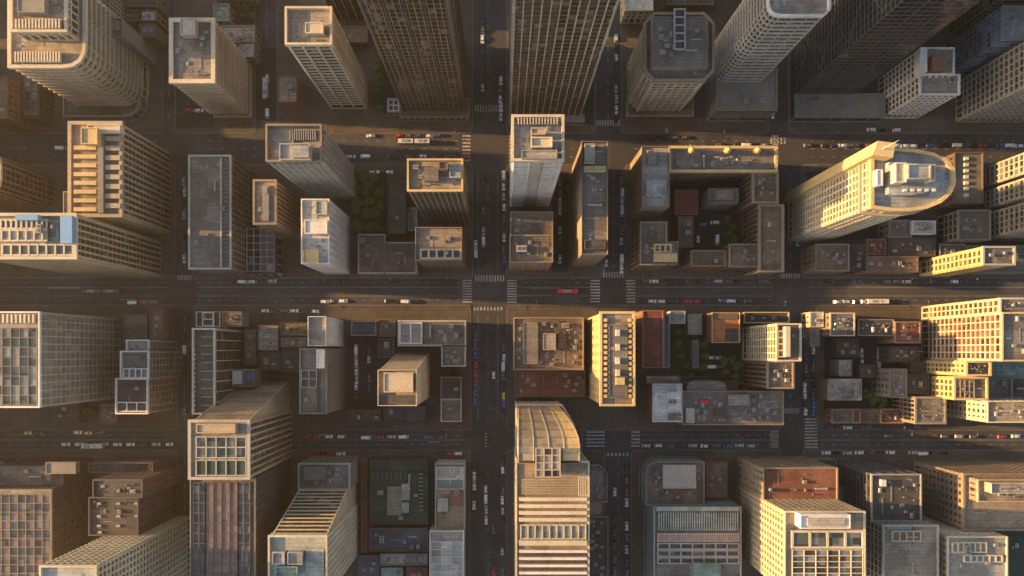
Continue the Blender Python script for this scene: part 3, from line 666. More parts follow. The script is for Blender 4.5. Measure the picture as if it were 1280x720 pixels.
# the rounded gold tower
s = 1.29; h = hs(s); P = []
for x, y in ((1090,258),(1112,261),(1135,261),(1155,258),(1172,251),(1183,241),(1188,228),(1187,214),(1178,203),(1163,196),(1145,192),(1120,190),(1090,190)): P.append(W(x, y, h))
b = Bld('tower', 'gold lit tower with rounded end and pale plant deck on top', 'tower'); b.vol(s=s, poly=P, fac='lattice_gold', rm='roof_pale_blue', clutter=0, pm='gold_stone', cornice=.6, parapet=1.8)
q = offset(P, -5); m = MB(); m.prism(q, h-.1, h+3.5); m.build('upper_deck', 'roof_pale_blue', b.root)
m = MB(); m.ring(offset(P,1.6), offset(P,.5), h-9, h-7.5); m.build('crown_ledge', 'beige', b.root)
b.box('plant_room', (1119,204,1132,228), h+3.4, h+8, 'cream', rim=.6); b.box('plant_room', (1134,206,1162,224), h+3.4, h+9, 'roof_pale_blue', rim=1.0); b.box('plant_room', (1163,206,1168,226), h+3.4, h+8, 'cream', rim=.5); b.box('lift_housing', (1096,212,1103,232), h, h+5, 'metal_white', rim=.3)
for i in range(5): b.box('vent_box', (1130+i*9,236,1134+i*9,239), h+3.4, h+4.6, 'metal_white')
X = W(1090,190,h); m = MB(); m.prism([(X[0]-3.2,X[1]-3),(X[0]+5,X[1]-4),(X[0]+6,X[1]+1.8),(X[0]-1,X[1]+2.6)], .15, h+7); m.build('corner_prow', 'gold_stone', b.root)
m = MB(); m.cyl(X[0]+1, X[1]-.5, h+7, h+19, .25, 6, 0, .06); m.build('flagpole', 'cream', b.root)
b = Bld('office_block', 'grey roof with a column of white vents behind the rounded gold tower', 'office block'); b.vol((1193,192,1227,254), 1.045, fac='punch_brown', rm='roof_grey', clutter=0)
for i in range(7): b.box('vent_box', (1206,196+i*7.6,1211,200+i*7.6), hs(1.045)-.05, hs(1.045)+1.1, 'metal_white')
for i, (y0,y1) in enumerate(((214,236),(243,263),(271,300))):
    Bld('apartment_block', ['north','middle','south'][i]+' one of three parallel pale lattice apartment slabs by the vented grey roof', 'apartments').vol(base=(1222,y0,1330,y1), s=1.16, fac='grid_light', rm='roof_grey', clutter=3)
b = Bld('office_block', 'small grey office with lattice wall between the vented roof and the apartment slabs', 'office block'); b.vol((1198,264,1236,299), 1.05, fac='grid_grey', rm='roof_grey', clutter=8)
for rc, rm, fc, lb, sd in (((1112,276,1138,296),'roof_grey','punch_concrete','low grey flat roof beneath the rounded gold tower',1.03),((1141,277,1168,292),'roof_white','punch_white','low white ornamented roof beneath the rounded gold tower',1.035),
    ((1110,298,1168,320),'roof_dark','punch_charcoal','broad dark roof south of the white ornamented roof',1.03),((1020,306,1060,338),'roof_brown','punch_tan','brown cluttered corner roof south of the rounded gold tower',1.045),
    ((1062,306,1082,338),'roof_dark','punch_charcoal','narrow dark roof next to the brown cluttered corner roof',1.03),((1084,300,1106,318),'roof_red','punch_brick','small maroon roof below the rounded gold tower',1.03),((1084,322,1146,339),'roof_brown','grid_brown','long low brown terrace on the wide street',1.035),
    ((1175,306,1205,322),'roof_grey','punch_concrete','pale shed roof north of the lit corner slab',1.03)):
    Bld('low_building', lb).vol(rc, sd, fac=fc, rm=rm, clutter=8, parapet=.6)
b = Bld('office_block', 'thin slab with lit striped side and plain grey roof on the wide street', 'office block'); b.vol((1229,310,1266,330), 1.15, fac='grid_gold', rm='roof_grey', clutter=3, pm='concrete_light')
b = Bld('low_building', 'grey roofs east of the thin lit slab'); b.vol((1240,306,1300,330), 1.04, fac='punch_concrete', rm='roof_grey', clutter=5) if False else b.vol(base=(1192,312,1300,343), s=1.03, fac='punch_concrete', rm='roof_grey', clutter=8)

# ================================================================== third row
b = Bld('office_block', 'wide slab with big glazed roof grid and long banded side wall', 'office block')
b.vol((-60,391,50,508), 1.21, fac='fins_pale', rm='roof_light', clutter=0, pm='white_wall', parapet=1.2); h0 = hs(1.21)
b.panes((-50,410,47,506), h0+.2, 9, 8, 'glass_pale', 'concrete', .3, mats=['glass_pale','glass_pale','glass_green','glass_grey']); b.louvres((-40,393,46,404), h0+.1, 16, 'cream', 'y', .5, 1.2)  # pale panes hold the sky's reflection in their glass colour
b = Bld('low_building', 'small brown corner house beside the wide banded slab'); b.vol((189,386,203,424), 1.04, fac='plain_brick', rm='roof_brown', clutter=2); b.vol((208.5,386,217,424), 1.02, fac='plain_dark', rm='roof_dark', clutter=2)
b = Bld('apartment_block', 'white stepped building with dark framed roof terraces', 'apartments')
b.vol((147,474,185,516), 1.09, fac='fins_pale', rm='roof_dark', clutter=3, pm='white_wall', parapet=1.4); b.vol((153,440,186,473), 1.1, fac='fins_pale', rm='roof_grey', clutter=2, pm='white_wall', parapet=1.4); b.vol((160,426,186,442), 1.085, base=None, fac='fins_pale', rm='roof_light', clutter=1, pm='white_wall'); b.panes((155,461,185,472), hs(1.1)+.4, 4, 1, 'glass_grey', 'white_wall', .6); b.panes((147,503,184,514), hs(1.09)+.3, 3, 1, 'roof_dark', 'white_wall', .5)
b = Bld('office_block', 'dark slab roof with white rim and gridded glass side by the cross street', 'office block')
b.vol((243,412,268,516), 1.12, fac='curtain_mull', rm='roof_dark', clutter=0, pm='concrete_light', parapet=1.2)
h0 = hs(1.12); q = rect(243,412,268,516,h0)
b.louvres((252,416,267,512), h0-.02, 9, 'concrete_light', 'x', .06, .5, 'roof_beam'); b.box('gutter_curb', (266,413,268,515), h0-.05, h0+.8, 'brown')
for i in range(14): b.box('bracket', (241.5,436+i*5.8,243.5,438+i*5.8), h0-1, h0+.8, 'metal_white')
b = Bld('low_building', 'low white framed roof deck above the dark slab'); b.vol((246,390,275,408), 1.03, fac='plain_white', rm='roof_dark', clutter=2, parapet=.5); b.panes((254,391,267,407), hs(1.03)+.6, 1, 2, 'roof_dark', 'metal_white', .5); b.vol((279,390,302,408), 1.03, fac='plain_grey', rm='roof_brown', clutter=5, parapet=.5)
b = Bld('low_building', 'blue and white roof cabin beside the dark slab'); b.vol((291,463,317,482), 1.05, fac='bands_grey', rm='roof_grey', clutter=1); h0 = hs(1.05); b.box('white_cabin', (291,464,301,480), h0, h0+3, 'metal_white', rim=.2); b.box('blue_tank', (309,466,315,476), h0, h0+2, 'bright_blue')
b.louvres((302,464,308,480), h0+.3, 7, 'metal_light', 'x', .4, .8)
b = Bld('tower', 'pale white tower with sunlit north wall in the low grey roofs', 'tower')
b.vol((386,396,408,432), 1.105, fac='plain_white', rm='roof_light', clutter=0, pm='white_wall', parapet=1.5)
b = Bld('office_block', 'grey stepped tower with banded wall and white roof boxes', 'office block'); b.vol((376,437,408,516), 1.095, fac='bands_grey', rm='roof_grey', clutter=2, pm='concrete'); h0 = hs(1.095); b.box('white_roof_box', (396,437,405,460), h0, h0+3.5, 'white_wall', rim=.4); b.panes((377,463,396,484), h0+.2, 2, 2, 'roof_dark', 'metal_light', .4); b.louvres((396,463,400,514), h0-.02, 2, 'metal_dark', 'y', .3, .8, 'roof_rail')
for rc, rm, lb in (((323,407,348,438),'roof_light','low pale grey roof among the dark lanes'),((351,404,384,420),'roof_brown','low brown roof with lit edge beside the pale white tower'),((351,421,384,434),'roof_grey','low grey roof below the lit edged brown roof'),
                   ((352,437,372,464),'roof_dark','dark cluttered roof beside the grey stepped tower'),((324,441,349,462),'roof_dark','dark low roof in the lane behind the pale grey roof'),((306,412,320,456),'roof_brown','narrow brown roof between the dark slab and the pale grey roof')):
    Bld('low_building', lb).vol(rc, 1.025, fac='punch_charcoal', rm=rm, clutter=6, parapet=.5)
b = Bld('office_block', 'long beige slab stepping up to a white framed glass roof', 'office block')
b.vol(base=(304,513,363,570), s=1.2, fac='fins_beige', rm='roof_tan', clutter=0, pm='concrete_light', parapet=1.0); h0 = hs(1.2); b.ramp(304.5,362.5,476,512.6,2,h0-1,'roof_tan',0,'beige','beige')
b.panes((246,546,308,572), h0+.3, 5, 2, 'glass_green', 'concrete_light', .5); b.panes((246,575,308,594), h0+.3, 5, 1, 'roof_green', 'concrete_light', .5); b.box('plant_room', (246,530,294,541), h0, h0+3, 'beige', rim=.5)
b = Bld('tower', 'brown gridded glass slab in front of the beige stepping slab', 'tower')
b.vol(base=(296,575,364,700), s=1.17, fac='punch_charcoal', rm='roof_brown', clutter=0, pm='concrete', parapet=1.1); h0 = hs(1.17)
for i, (xa, xb, mt) in enumerate(((242,257,'glass_grey'),(257,298,'glass_rose'),(298,313,'glass_grey'))): b.panes((xa,603,xb,742), h0+.2, (2,4,2)[i], 11, mt, 'metal_dark', .35)
m = MB(); x,y = W(352,574); m.box(x-4,y-1,hs(1.1),x+3,y+1.5,hs(1.12)); m.build('painted_sunlit_corner', 'bright_yellow', b.root)  # yellow box stands in for sunlight on the corner top
b = Bld('tower', 'beige block with hooded roof box standing in the car yard', 'tower')
b.vol(base=(498,459,538,496), s=1.19, fac='plain_beige', rm='roof_tan', clutter=0, pm='cream', parapet=1.8); h0 = hs(1.19); b.box('roof_box', (480,466,516,490), h0, h0+4, 'beige', rim=.4); b.box('dark_roof_deck', (476,494,519,505), h0, h0+.8, 'roof_dark')
b.ramp(498.5,537.5,440,458.8,1,h0-1,'beige',0,'cream','beige')
b = Bld('low_building', 'navy grey roof beside the car yard'); b.vol((440,402,470,419), 1.03, fac='plain_grey', rm='roof_blue', clutter=2, parapet=.7, pm='concrete_light')
b = Bld('low_building', 'brown roof strip between the navy grey roof and the L-shaped roof'); b.vol((474,400,494,420), 1.025, fac='punch_brown', rm='roof_brown', clutter=4); b.vol((474,424,492,446), 1.02, fac='punch_brown', rm='roof_dark', clutter=3)
b = Bld('office_block', 'L-shaped grey roof with white rim and sunlit street edge', 'office block')
b.vol((499,402,581,431), 1.05, fac='punch_tan', rm='roof_grey', clutter=9, pm='concrete_light', cornice=.2); b.vol((553,432.5,581,457), 1.05, fac='punch_tan', rm='roof_grey', clutter=5, pm='concrete_light'); b.panes((500,404,527,429), hs(1.05)+.2, 2, 1, 'roof_light', 'white_wall', .7)
b = Bld('low_building', 'narrow dark roofs at the avenue below the L-shaped roof'); b.vol((552,472,576,498), 1.03, fac='punch_brick', rm='roof_dark', clutter=3, pm='tan'); b.vol((552,500,576,526), 1.025, fac='punch_brick', rm='roof_grey', clutter=5, pm='concrete_light')
b = Bld('low_building', 'dark sunken workshop roof below the beige hooded block'); b.vol((480,506,506,526), 1.015, fac='plain_dark', rm='roof_dark', clutter=3); b.vol((507,508,532,527), 1.015, fac='plain_dark', rm='roof_blue', clutter=2)
b = Bld('office_block', 'wide brown flat roof with plant rows on the avenue corner', 'office block'); b.vol((643,398,728,461), 1.05, fac='punch_brown', rm='roof_brown', clutter=26, pm='tan', cornice=.2, plant=[(.13,.08,.34,.9,1.6,'roof_grey'),(.42,.3,.6,.62,2.4,'roof_light'),(.65,.25,.75,.6,1.2,'roof_brown')]); b.vol((645,463,730,495), 1.02, fac='punch_brown', rm='roof_rust', clutter=12, pm='brown')
b = Bld('office_block', 'yellow stone palazzo with glowing side wall and ringed roof garden', 'office block')
b.vol((752,392,791,505), 1.15, fac='yellow', rm='roof_tan', clutter=0, pm='gold_stone', cornice=.6, parapet=1.4); h0 = hs(1.15)
b.box('inner_roof', (761,406,784,497), h0-.05, h0+.9, 'roof_grey', rim=.4)
for i in range(15): b.box('roof_pedestal', (755,398+i*6.8,759,402+i*6.8), h0-.05, h0+1.5, 'gold_stone'); b.box('roof_pedestal', (786,398+i*6.8,789.5,402+i*6.8), h0-.05, h0+1.5, 'gold_stone')
for y in (412,430,447,462): b.box('plant_box', (770,y,775,y+8), h0+.8, h0+2.6, 'cream')
b.box('plant_box', (764,434,784,437), h0+.8, h0+2, 'tan'); b.box('plant_box', (770,472,781,481), h0+.8, h0+2.5, 'gold_stone')
b = Bld('low_building', 'long red metal roof with blue glazed side bays'); b.vol((804,389,828,459), 1.06, fac='punch_brick', rm='roof_red', clutter=0, pm='brick', parapet=.5); h0 = hs(1.06); q = rect(804,389,828,459,h0)
for i in range(30): m = MB(); y = q[0][1]+(q[2][1]-q[0][1])*(i+.5)/30; m.box(q[0][0]+.5, y-.05, h0-.02, q[1][0]-.5, y+.05, h0+.1); m.build('roof_seam', 'roof_red', b.root)
b.vol(base=(797.5,393,798,393.5), s=1.002, fac='plain_brick', clutter=0, parapet=0) if False else None
b.vol((830,394,836,459), 1.04, fac='curtain_blue', rm='roof_blue', clutter=0, parapet=.4, pm='metal_light')
for rc, rm, fc, lb in (((838,389,856,404),'roof_light','plain_white','small white gabled roof in the back gardens'),((860,393,877,418),'roof_light','plain_grey','pale round ended roof in the back gardens'),((800,461,816,468),'roof_brown','plain_brick','little brown link roof under the red metal roof'),
    ((866,425,873,460),'roof_grey','plain_grey','narrow grey walkway roof through the back gardens')):
    Bld('low_building', lb).vol(rc, 1.02, fac=fc, rm=rm, clutter=1, parapet=.4)
b = Bld('low_building', 'orange lit roof with dark courtyard notch'); b.vol((890,391,924,428), 1.04, fac='plain_brick', rm='roof_sunlit_orange', clutter=0, pm='gold_stone', parapet=.8); b.box('dark_deck', (907,411,922,426), hs(1.04), hs(1.04)+.6, 'roof_dark'); b.box('dark_deck', (892,393,922,399), hs(1.04), hs(1.04)+.8, 'roof_brown')  # orange sunlight is put into this roof's colour
b = Bld('low_building', 'low brown shops with gold lit parapet beside the orange roof'); b.vol((930,391,985,403), 1.02, fac='punch_brick', rm='roof_dark', clutter=5, pm='gold_stone')
b = Bld('office_block', 'bright cream lit office with striped wall and open roof frames', 'office block'); b.vol((971,406,999,450), 1.14, fac='grid_cream', rm='roof_brown', clutter=1, pm='cream', parapet=1.3); h0 = hs(1.14); b.box('roof_fin', (982,408,988,446), h0, h0+4, 'cream'); b.panes((972,414,982,446), h0+.6, 1, 4, 'roof_brown', 'cream', .5)
b = Bld('office_block', 'brown ribbed block attached below the cream lit office', 'office block'); b.vol((960,453,990,484), 1.1, fac='fins_brown', rm='roof_brown', clutter=5, pm='tan')
b = Bld('office_block', 'white walled corner block with sloping roof planes by the lower street', 'office block')
b.vol((816,480,852,527), 1.06, fac='plain_brown', rm='roof_white', clutter=2, pm='white_wall', parapet=.6); h0 = hs(1.06); b.box('roof_block', (834,490,851,512), h0, h0+1.5, 'roof_white', rim=.3); b.louvres((835,516,852,525), h0, 4, 'metal_dark', 'x', .5, .8); b.vol((808,470,850,479), 1.05, fac='plain_brown', rm='roof_tan', clutter=5, parapet=.5)
b = Bld('office_block', 'long cluttered grey roof range along the lower street', 'office block'); b.vol((854,490,978,530), 1.05, fac='punch_tan', rm='roof_grey', clutter=30, pm='tan', parapet=.8, plant=[(.02,.5,.1,.95,2,'concrete_light'),(.45,.08,.65,.4,2,'roof_light'),(.3,.5,.42,.9,1.5,'roof_dark')]); b.box('red_hatch', (875,500,886,505), hs(1.05), hs(1.05)+1.6, 'bright_red')
b = Bld('low_building', 'pale vaulted roof behind the long cluttered range'); q = rect(858,476,908,489,hs(1.03)); b.vol((858,476,908,488), 1.03, fac='plain_grey', rm='roof_light', clutter=1, cham=(0,0,4.5,4.5), parapet=.3)
b = Bld('low_building', 'dark brown sheds beside the brown ribbed block'); b.vol((906,477,921,487), 1.02, fac='plain_brick', rm='roof_rust', clutter=2)
# east of the cross street
for rc, rm, fc, lb, sd, pm in (((1013,391,1028,408),'roof_white','punch_cream','cream lit corner shop roof by the cross street',1.03,'cream'),((1038,392,1067,419),'roof_grey','punch_tan','grey roof with lit cream chimney wall',1.045,'cream'),((1012,411,1024,433),'roof_light','plain_grey','thin pale strip roof under the cream corner shop',1.02,None),
    ((1073,400,1116,419),'roof_dark','punch_charcoal','dark grey shop roof between the chimney wall and the red brown roof',1.04,'concrete'),((1119,403,1149,428),'roof_rust','punch_brick','red brown roof with copper lit parapet',1.045,'tan'),((1046,424,1072,446),'roof_dark','punch_charcoal','dark flat roof with teal hatch in the back yards',1.02,None),
    ((1048,450,1064,470),'roof_pale_green','plain_grey','small pale green roof in the back yards',1.025,None),((1074,456,1094,472),'roof_dark','plain_dark','dark yard shed beside the pale green roof',1.02,None),((1112,434,1148,452),'roof_dark','punch_charcoal','dark terrace beneath the red brown roof',1.03,None),((1139,454,1157,465),'roof_brown','punch_brown','low brown yard roof south of the dark terrace',1.025,None),
    ((1035,474,1076,500),'roof_light','plain_brown','grey hipped hall beside the bright green trees',1.04,'roof_light'),((1112,462,1132,496),'roof_grey','punch_concrete','tall grey shed east of the bright green trees',1.05,None),((1134,468,1160,492),'roof_dark','punch_charcoal','dark roof with white unit next to the tall grey shed',1.04,None),
    ((1040,512,1064,528),'roof_grey','punch_brick','first grey shop of the low street row',1.02,'tan'),((1066,512,1074,528),'roof_rust','punch_brick','narrow rust shop of the low street row',1.025,'tan'),((1076,512,1098,528),'roof_brown','punch_brick','brown shop of the low street row',1.02,None),((1101,512,1128,528),'roof_red','punch_brick','maroon shop of the low street row',1.025,'tan'),
    ((1145,498,1180,528),'roof_grey','fins_tan','grey ribbed block at the end of the low street row',1.06,'concrete')):
    Bld('low_building', lb).vol(rc, sd, fac=fc, rm=rm, clutter=8, parapet=.7, pm=pm)
b = Bld('office_block', 'large gold lit office with red gridded windows and grey roof', 'office block'); b.vol((1252,392,1330,450), 1.19, fac='lattice_red', rm='roof_grey', clutter=10, pm='gold_stone', parapet=1.2); b.vol((1250,374,1330,391), 1.185, fac='grid_cream', rm='roof_grey', clutter=6, pm='cream')
b = Bld('office_block', 'yellow lit wing with tall windows below the gold lit office', 'office block'); b.vol((1208,453,1236,468), 1.12, fac='grid_gold', rm='roof_dark', clutter=4); 
b = Bld('office_block', 'gold framed apartment block with brown gridded roof lights', 'apartments'); b.vol((1193,473,1232,498), 1.09, fac='grid_gold', rm='roof_brown', clutter=4, pm='gold_stone'); b.panes((1194,475,1217,497), hs(1.09)+.2, 4, 3, 'glass_brown', 'tan', .4)
b = Bld('apartment_block', 'bright pale lit apartments curving along the lower street', 'apartments'); b.vol((1234,502,1290,527), 1.1, fac='punch_cream', rm='roof_tan', clutter=10, pm='cream'); 
for rc, rm, lb in (((1240,453,1300,470),'roof_teal','teal grey roof below the gold lit office'),((1236,473,1262,497),'roof_grey','grey roof with white box beside the gold framed apartments'),((1264,473,1310,497),'roof_dark','dark roof at the far edge beside the teal grey roof')):
    Bld('low_building', lb).vol(rc, 1.045, fac='punch_concrete', rm=rm, clutter=8)

# ================================================================== bottom row
b = Bld('office_block', 'glass roofed block reflecting a golden sky with a speckled dark side wall', 'office block')
b.vol((-30,612,65,740), 1.1, fac='punch_charcoal', rm='roof_light', clutter=0, pm='concrete', parapet=1.0); h0 = hs(1.1)
b.panes((-28,618,64,738), h0+.2, 9, 11, 'glass_grey', 'concrete', .35, mats=['glass_grey','glass_grey','glass_rose'])
b.vol(base=(40,573,116,595.6), s=1.07, fac='punch_charcoal', rm='roof_grey', clutter=4, parapet=.8); b.box('plant_room', (58,578,95,592), hs(1.07), hs(1.07)+3.5, 'concrete', rim=.5)
b = Bld('low_building', 'dark curved low building at the road bend'); b.vol((-20,560,30,578), 1.02, fac='bands_dark', rm='roof_dark', clutter=4, cham=(0,0,5,0)) if False else b.vol(base=(-40,572,28,608), s=1.03, fac='bands_dark', rm='roof_dark', clutter=5, cham=(0,0,6,0))
b = Bld('apartment_block', 'dark purple brown building with small lit roof hatches', 'apartments')
b.vol((113,622,173,668), 1.12, fac='punch_purple', rm='roof_dark', clutter=4, pm='purple_grey', parapet=1.0); b.vol((118,600,178,621), 1.13, fac='punch_purple', rm='roof_dark', clutter=5, pm='purple_grey')
h0 = hs(1.12)
for x, y in ((121,628),(145,628),(168,628),(121,644),(145,644),(168,644),(121,656),(145,656),(122,664)): b.box('roof_hatch', (x,y,x+5,y+3), h0, h0+.7, 'metal_light')
b = Bld('low_building', 'dark roofs with domes and tanks above the purple brown building'); b.vol(base=(142,571,216,581), s=1.06, fac='punch_purple', rm='roof_dark', clutter=9, pm='purple_grey')
b = Bld('office_block', 'beige latticed block with orange glow in the lower corner', 'office block'); b.vol(base=(186,646,238,860), s=1.3, fac='lattice_gold', rm='roof_pale_green', clutter=6, pm='cream', parapet=1.4)
b = Bld('office_block', 'beige latticed tower with teal roof boxes beside the dark green roof', 'tower')
b.vol((338,670,408,745), 1.22, fac='lattice_gold', rm='roof_pale_green', clutter=2, pm='cream', parapet=1.5); h0 = hs(1.22); b.box('roof_box', (341,690,356,705), h0, h0+3, 'roof_pale_blue', rim=.8); b.box('roof_box', (360,690,378,705), h0, h0+3, 'roof_pale_blue', rim=.8); b.box('roof_box', (345,708,372,720), h0, h0+3.5, 'roof_teal', rim=.8); b.box('roof_deck', (382,686,405,722), h0, h0+1, 'roof_pale_green')
b.ramp(391,447.5,600,628.6,hs(1.07),h0-1,'glass_brown',13,'cream','beige')
b.vol(base=(391,571,449,599.5), s=1.07, fac='bands_grey', rm='roof_grey', clutter=5, pm='concrete_light'); b.box('plant_room', (380,584,408,600), hs(1.07), hs(1.07)+3, 'roof_grey', rim=.4)
b = Bld('low_building', 'flat dark green roof with a brown deck in its middle'); b.vol((462,574,535,655), 1.025, fac='plain_dark', rm='roof_green', clutter=4, pm='roof_green', parapet=.5); h0 = hs(1.025)
b.box('brown_deck', (484,608,502,644), h0, h0+.6, 'roof_tan'); b.box('white_hut', (502,605,512,625), h0, h0+2.2, 'roof_light', rim=.2); b.box('white_hut', (502,628,511,641), h0, h0+1.6, 'roof_pale_blue'); b.louvres((463,590,516,599), h0-.02, 9, 'brown', 'y', .2, .7, 'roof_beam'); b.louvres((524,580,529,640), h0-.02, 12, 'metal_light', 'x', .2, .8, 'roof_beam'); b.box('green_ridge', (462,574,535,588), h0, h0+1.2, 'roof_green', rim=.3)
b = Bld('low_building', 'dark purple sheds below the dark green roof'); b.vol((462,660,535,688), 1.02, fac='plain_brick', rm='roof_blue', clutter=5)
b = Bld('low_building', 'pale roof above the green and red container sheds'); b.vol((476,692,534,706), 1.02, fac='plain_grey', rm='roof_light', clutter=4)
for rc, rm, lb in (((448,694,474,728),'roof_blue','dark blue shed roof at the lower edge beside the latticed tower'),((476,709,504,735),'roof_teal','teal shed roof at the lower edge'),((508,709,534,735),'roof_red','maroon container shed roof at the lower edge')):
    Bld('low_building', lb).vol(rc, 1.02, fac='plain_dark', rm=rm, clutter=3, parapet=.5)
b = Bld('office_block', 'narrow avenue building with pale green roof panels', 'office block')
b.vol((545,580,580,662), 1.035, fac='punch_white', rm='roof_tan', clutter=4, pm='concrete_light', parapet=.9); h0 = hs(1.035)
b.panes((546,584,579,598), h0+.1, 2, 1, 'roof_pale_green', 'white_wall', .3); b.panes((546,599,579,611), h0+.1, 2, 1, 'roof_teal', 'white_wall', .3); b.box('brick_deck', (563,614,578,632), h0, h0+.8, 'brick'); b.box('white_hut', (547,623,560,640), h0, h0+1.6, 'roof_white')
b.vol((538,664,579,760), 1.04, fac='punch_white', rm='roof_light', clutter=0, pm='white_wall', parapet=.9); b.panes((539,677,578,742), hs(1.04)+.1, 3, 7, 'roof_pale_green', 'white_wall', .3, mats=['roof_pale_green','roof_pale_green','roof_light','roof_white'])
# cream terraced building with the curved glass end
b = Bld('tower', 'cream terraced building with arched glass end and stacked sun louvres', 'tower')
b.vol((646,578,735,790), 1.16, fac='grid_cream', rm='roof_tan', clutter=0, pm='cream', parapet=.8); h0 = hs(1.16)
hl = hs(1.08); P = [W(646,579,hl), W(725,579,hl), W(724,556,hl), W(716,530,hl), W(702,507,hl), W(646,507,hl)]
b.vol(s=1.08, poly=P, fac='grid_cream', rm='roof_tan', clutter=0, parapet=.5)
nx, ny = 4, 7
def apt(u, t):       # arched glass end: u across, t from the north edge back to the tower
    z = hl+.8+(h0+7-hl)*math.sin(math.pi*.5*min(1, t*1.05)); xr = 724-26*max(0, 1-t*1.5)**1.6
    x, y = W(648+(xr-648)*u, 508+68*t, z); return Vector((x, y, z))
up = Vector((0,0,.3))
for i in range(nx):
    for j in range(ny):
        m = MB(); g = .025; u0, u1, t0, t1 = (i+g)/nx, (i+1-g)/nx, (j+g)/ny, (j+1-g)/ny
        A, B_, C, D = apt(u0,t1), apt(u1,t1), apt(u1,t0), apt(u0,t0)
        m.quad(tuple(A), tuple(B_), tuple(C), tuple(D))
        for p, q in ((A,B_),(B_,C),(C,D),(D,A)): m.quad(tuple(p), tuple(p-up), tuple(q-up), tuple(q))
        m.build('arched_panel', 'gold_stone' if i == 3 else 'arch_glass', b.root)
for i in range(nx+1):
    m = MB(); c = Vector((.22,0,0)); v = Vector((0,0,.45))
    for j in range(ny):
        A, B_ = apt(i/nx, (j+1)/ny), apt(i/nx, j/ny)
        m.quad(tuple(A-c+v), tuple(A+c+v), tuple(B_+c+v), tuple(B_-c+v)); m.quad(tuple(A-c-v), tuple(A-c+v), tuple(B_-c+v), tuple(B_-c-v)); m.quad(tuple(B_+c-v), tuple(B_+c+v), tuple(A+c+v), tuple(A+c-v))
        if i in (0, nx): m.quad((A.x,A.y,hl), tuple(A), tuple(B_), (B_.x,B_.y,hl))
    m.build('arch_rib', 'cream', b.root)
q = rect(648,576,724,577,h0); m = MB(); m.box(q[0][0], q[0][1], h0-.05, q[1][0], q[2][1], h0+6.5); m.build('arch_end_wall', 'tan', b.root)
b.panes((670,560,700,596), h0+9, 3, 4, 'glass_brown', 'beige', .5, mats=['glass_brown','arch_glass']); m = MB(); q = rect(671,561,699,595,h0+9); m.prism(q, h0, h0+8.7); m.build('stair_core', 'concrete', b.root)
b.louvres((652,598,722,618), h0+1.0, 10, 'beige', 'x', .45, .5, 'pergola_slat'); b.louvres((722,592,733,620), h0+2.5, 5, 'cream', 'y', .4, .6, 'pergola_slat')
for i in range(4): b.box('sun_louvre', (649,622+i*8.5,734,626.5+i*8.5), h0+.4, h0+2.6, 'cream')
b.panes((651,656,732,673), h0+.6, 9, 1, 'glass_pale', 'cream', .5); b.box('sun_louvre', (649,676,734,682), h0+.4, h0+3, 'cream')
for i in range(6): b.box('sun_louvre', (649,688+i*9,734,691+i*9), h0+.4, h0+2.4, 'white_wall'); b.louvres((651,691.5+i*9,732,696+i*9), h0+.1, 26, 'tan', 'y', .3, .7, 'balustrade_post')
b = Bld('low_building', 'low brown roofs with white plant beside the cream terraced building'); b.vol(base=(731,578,755,622), s=1.025, fac='punch_brick', rm='roof_grey', clutter=4, pm='tan', cham=(0,0,4,0)); b.vol(base=(731,623,751,640), s=1.02, fac='punch_brick', rm='rose', clutter=0); b.vol(base=(731,641,756,760), s=1.025, fac='punch_brick', rm='roof_dark', clutter=18, pm='tan')
b = Bld('office_block', 'dark teal block with slatted sloping roof and framed roof lights', 'office block')
b.vol((818,634,925,760), 1.07, fac='bands_teal', rm='roof_grey', clutter=0, pm='concrete_light', parapet=.9); h0 = hs(1.07)
b.louvres((822,640,923,663), h0+.4, 34, 'roof_pale_green', 'y', .5, .9, 'roof_slat'); b.panes((822,667,923,676), h0+.5, 7, 1, 'rose', 'concrete_light', .7)
for j in range(3): b.panes((822,679+j*9,923,686+j*9), h0+.4, 7, 1, 'glass_grey', 'concrete_light', .6)
b.box('pale_ledge', (820,634,924,639), h0, h0+1.5, 'roof_pale_green'); b.box('green_roof_box', (864,704,900,735), h0, h0+3.5, 'roof_teal', rim=.5)
b.vol((808,578,879,630), 1.05, fac='bands_teal', rm='roof_brown', clutter=14, pm='concrete', cham=(0,0,0,5), plant=[(.28,.05,.85,.6,2,'concrete_light')])
b = Bld('low_building', 'plain brown terrace beside the dark teal block'); b.vol((882,578,908,622), 1.03, fac='plain_brick', rm='roof_brown', clutter=2)
b = Bld('apartment_block', 'tan windowed block with rust red roof rising to a white glass penthouse', 'apartments')
b.vol(base=(922,571,1004,606), s=1.11, fac='punch_tan', rm='roof_rust', clutter=5, pm='tan', parapet=1.0); b.vol(base=(922,606.4,1004,690), s=1.2, fac='punch_beige', rm='roof_tan', clutter=0, pm='cream', parapet=1.2); h0 = hs(1.2)
b.box('penthouse', (1000,643,1062,660), h0, h0+6, 'white_wall', rim=.8); b.box('penthouse_deck', (1010,648,1056,658), h0+6, h0+7, 'roof_light'); b.panes((990,664,1078,684), h0+.5, 4, 1, 'glass_green', 'cream', 1.0); b.panes((990,687,1078,738), h0+.3, 6, 7, 'glass_green', 'cream', .35, mats=['glass_green','glass_brown','glass_pale'])
b = Bld('office_block', 'dark teal slab with banded street wall and roof walkways', 'office block')
b.vol(base=(1040,577,1094,628), s=1.12, fac='bands_dark', rm='roof_dark', clutter=9, pm='metal_light', parapet=.8); b.box('white_hatch', (1102,600,1108,608), hs(1.12), hs(1.12)+2, 'metal_white')
b = Bld('low_building', 'low greenish roofs at the corner above the dark teal slab'); b.vol(base=(1010,572,1036,600), s=1.02, fac='plain_grey', rm='roof_green', clutter=4); b.vol(base=(1010,602,1037,650), s=1.04, fac='bands_dark', rm='roof_grey', clutter=4)
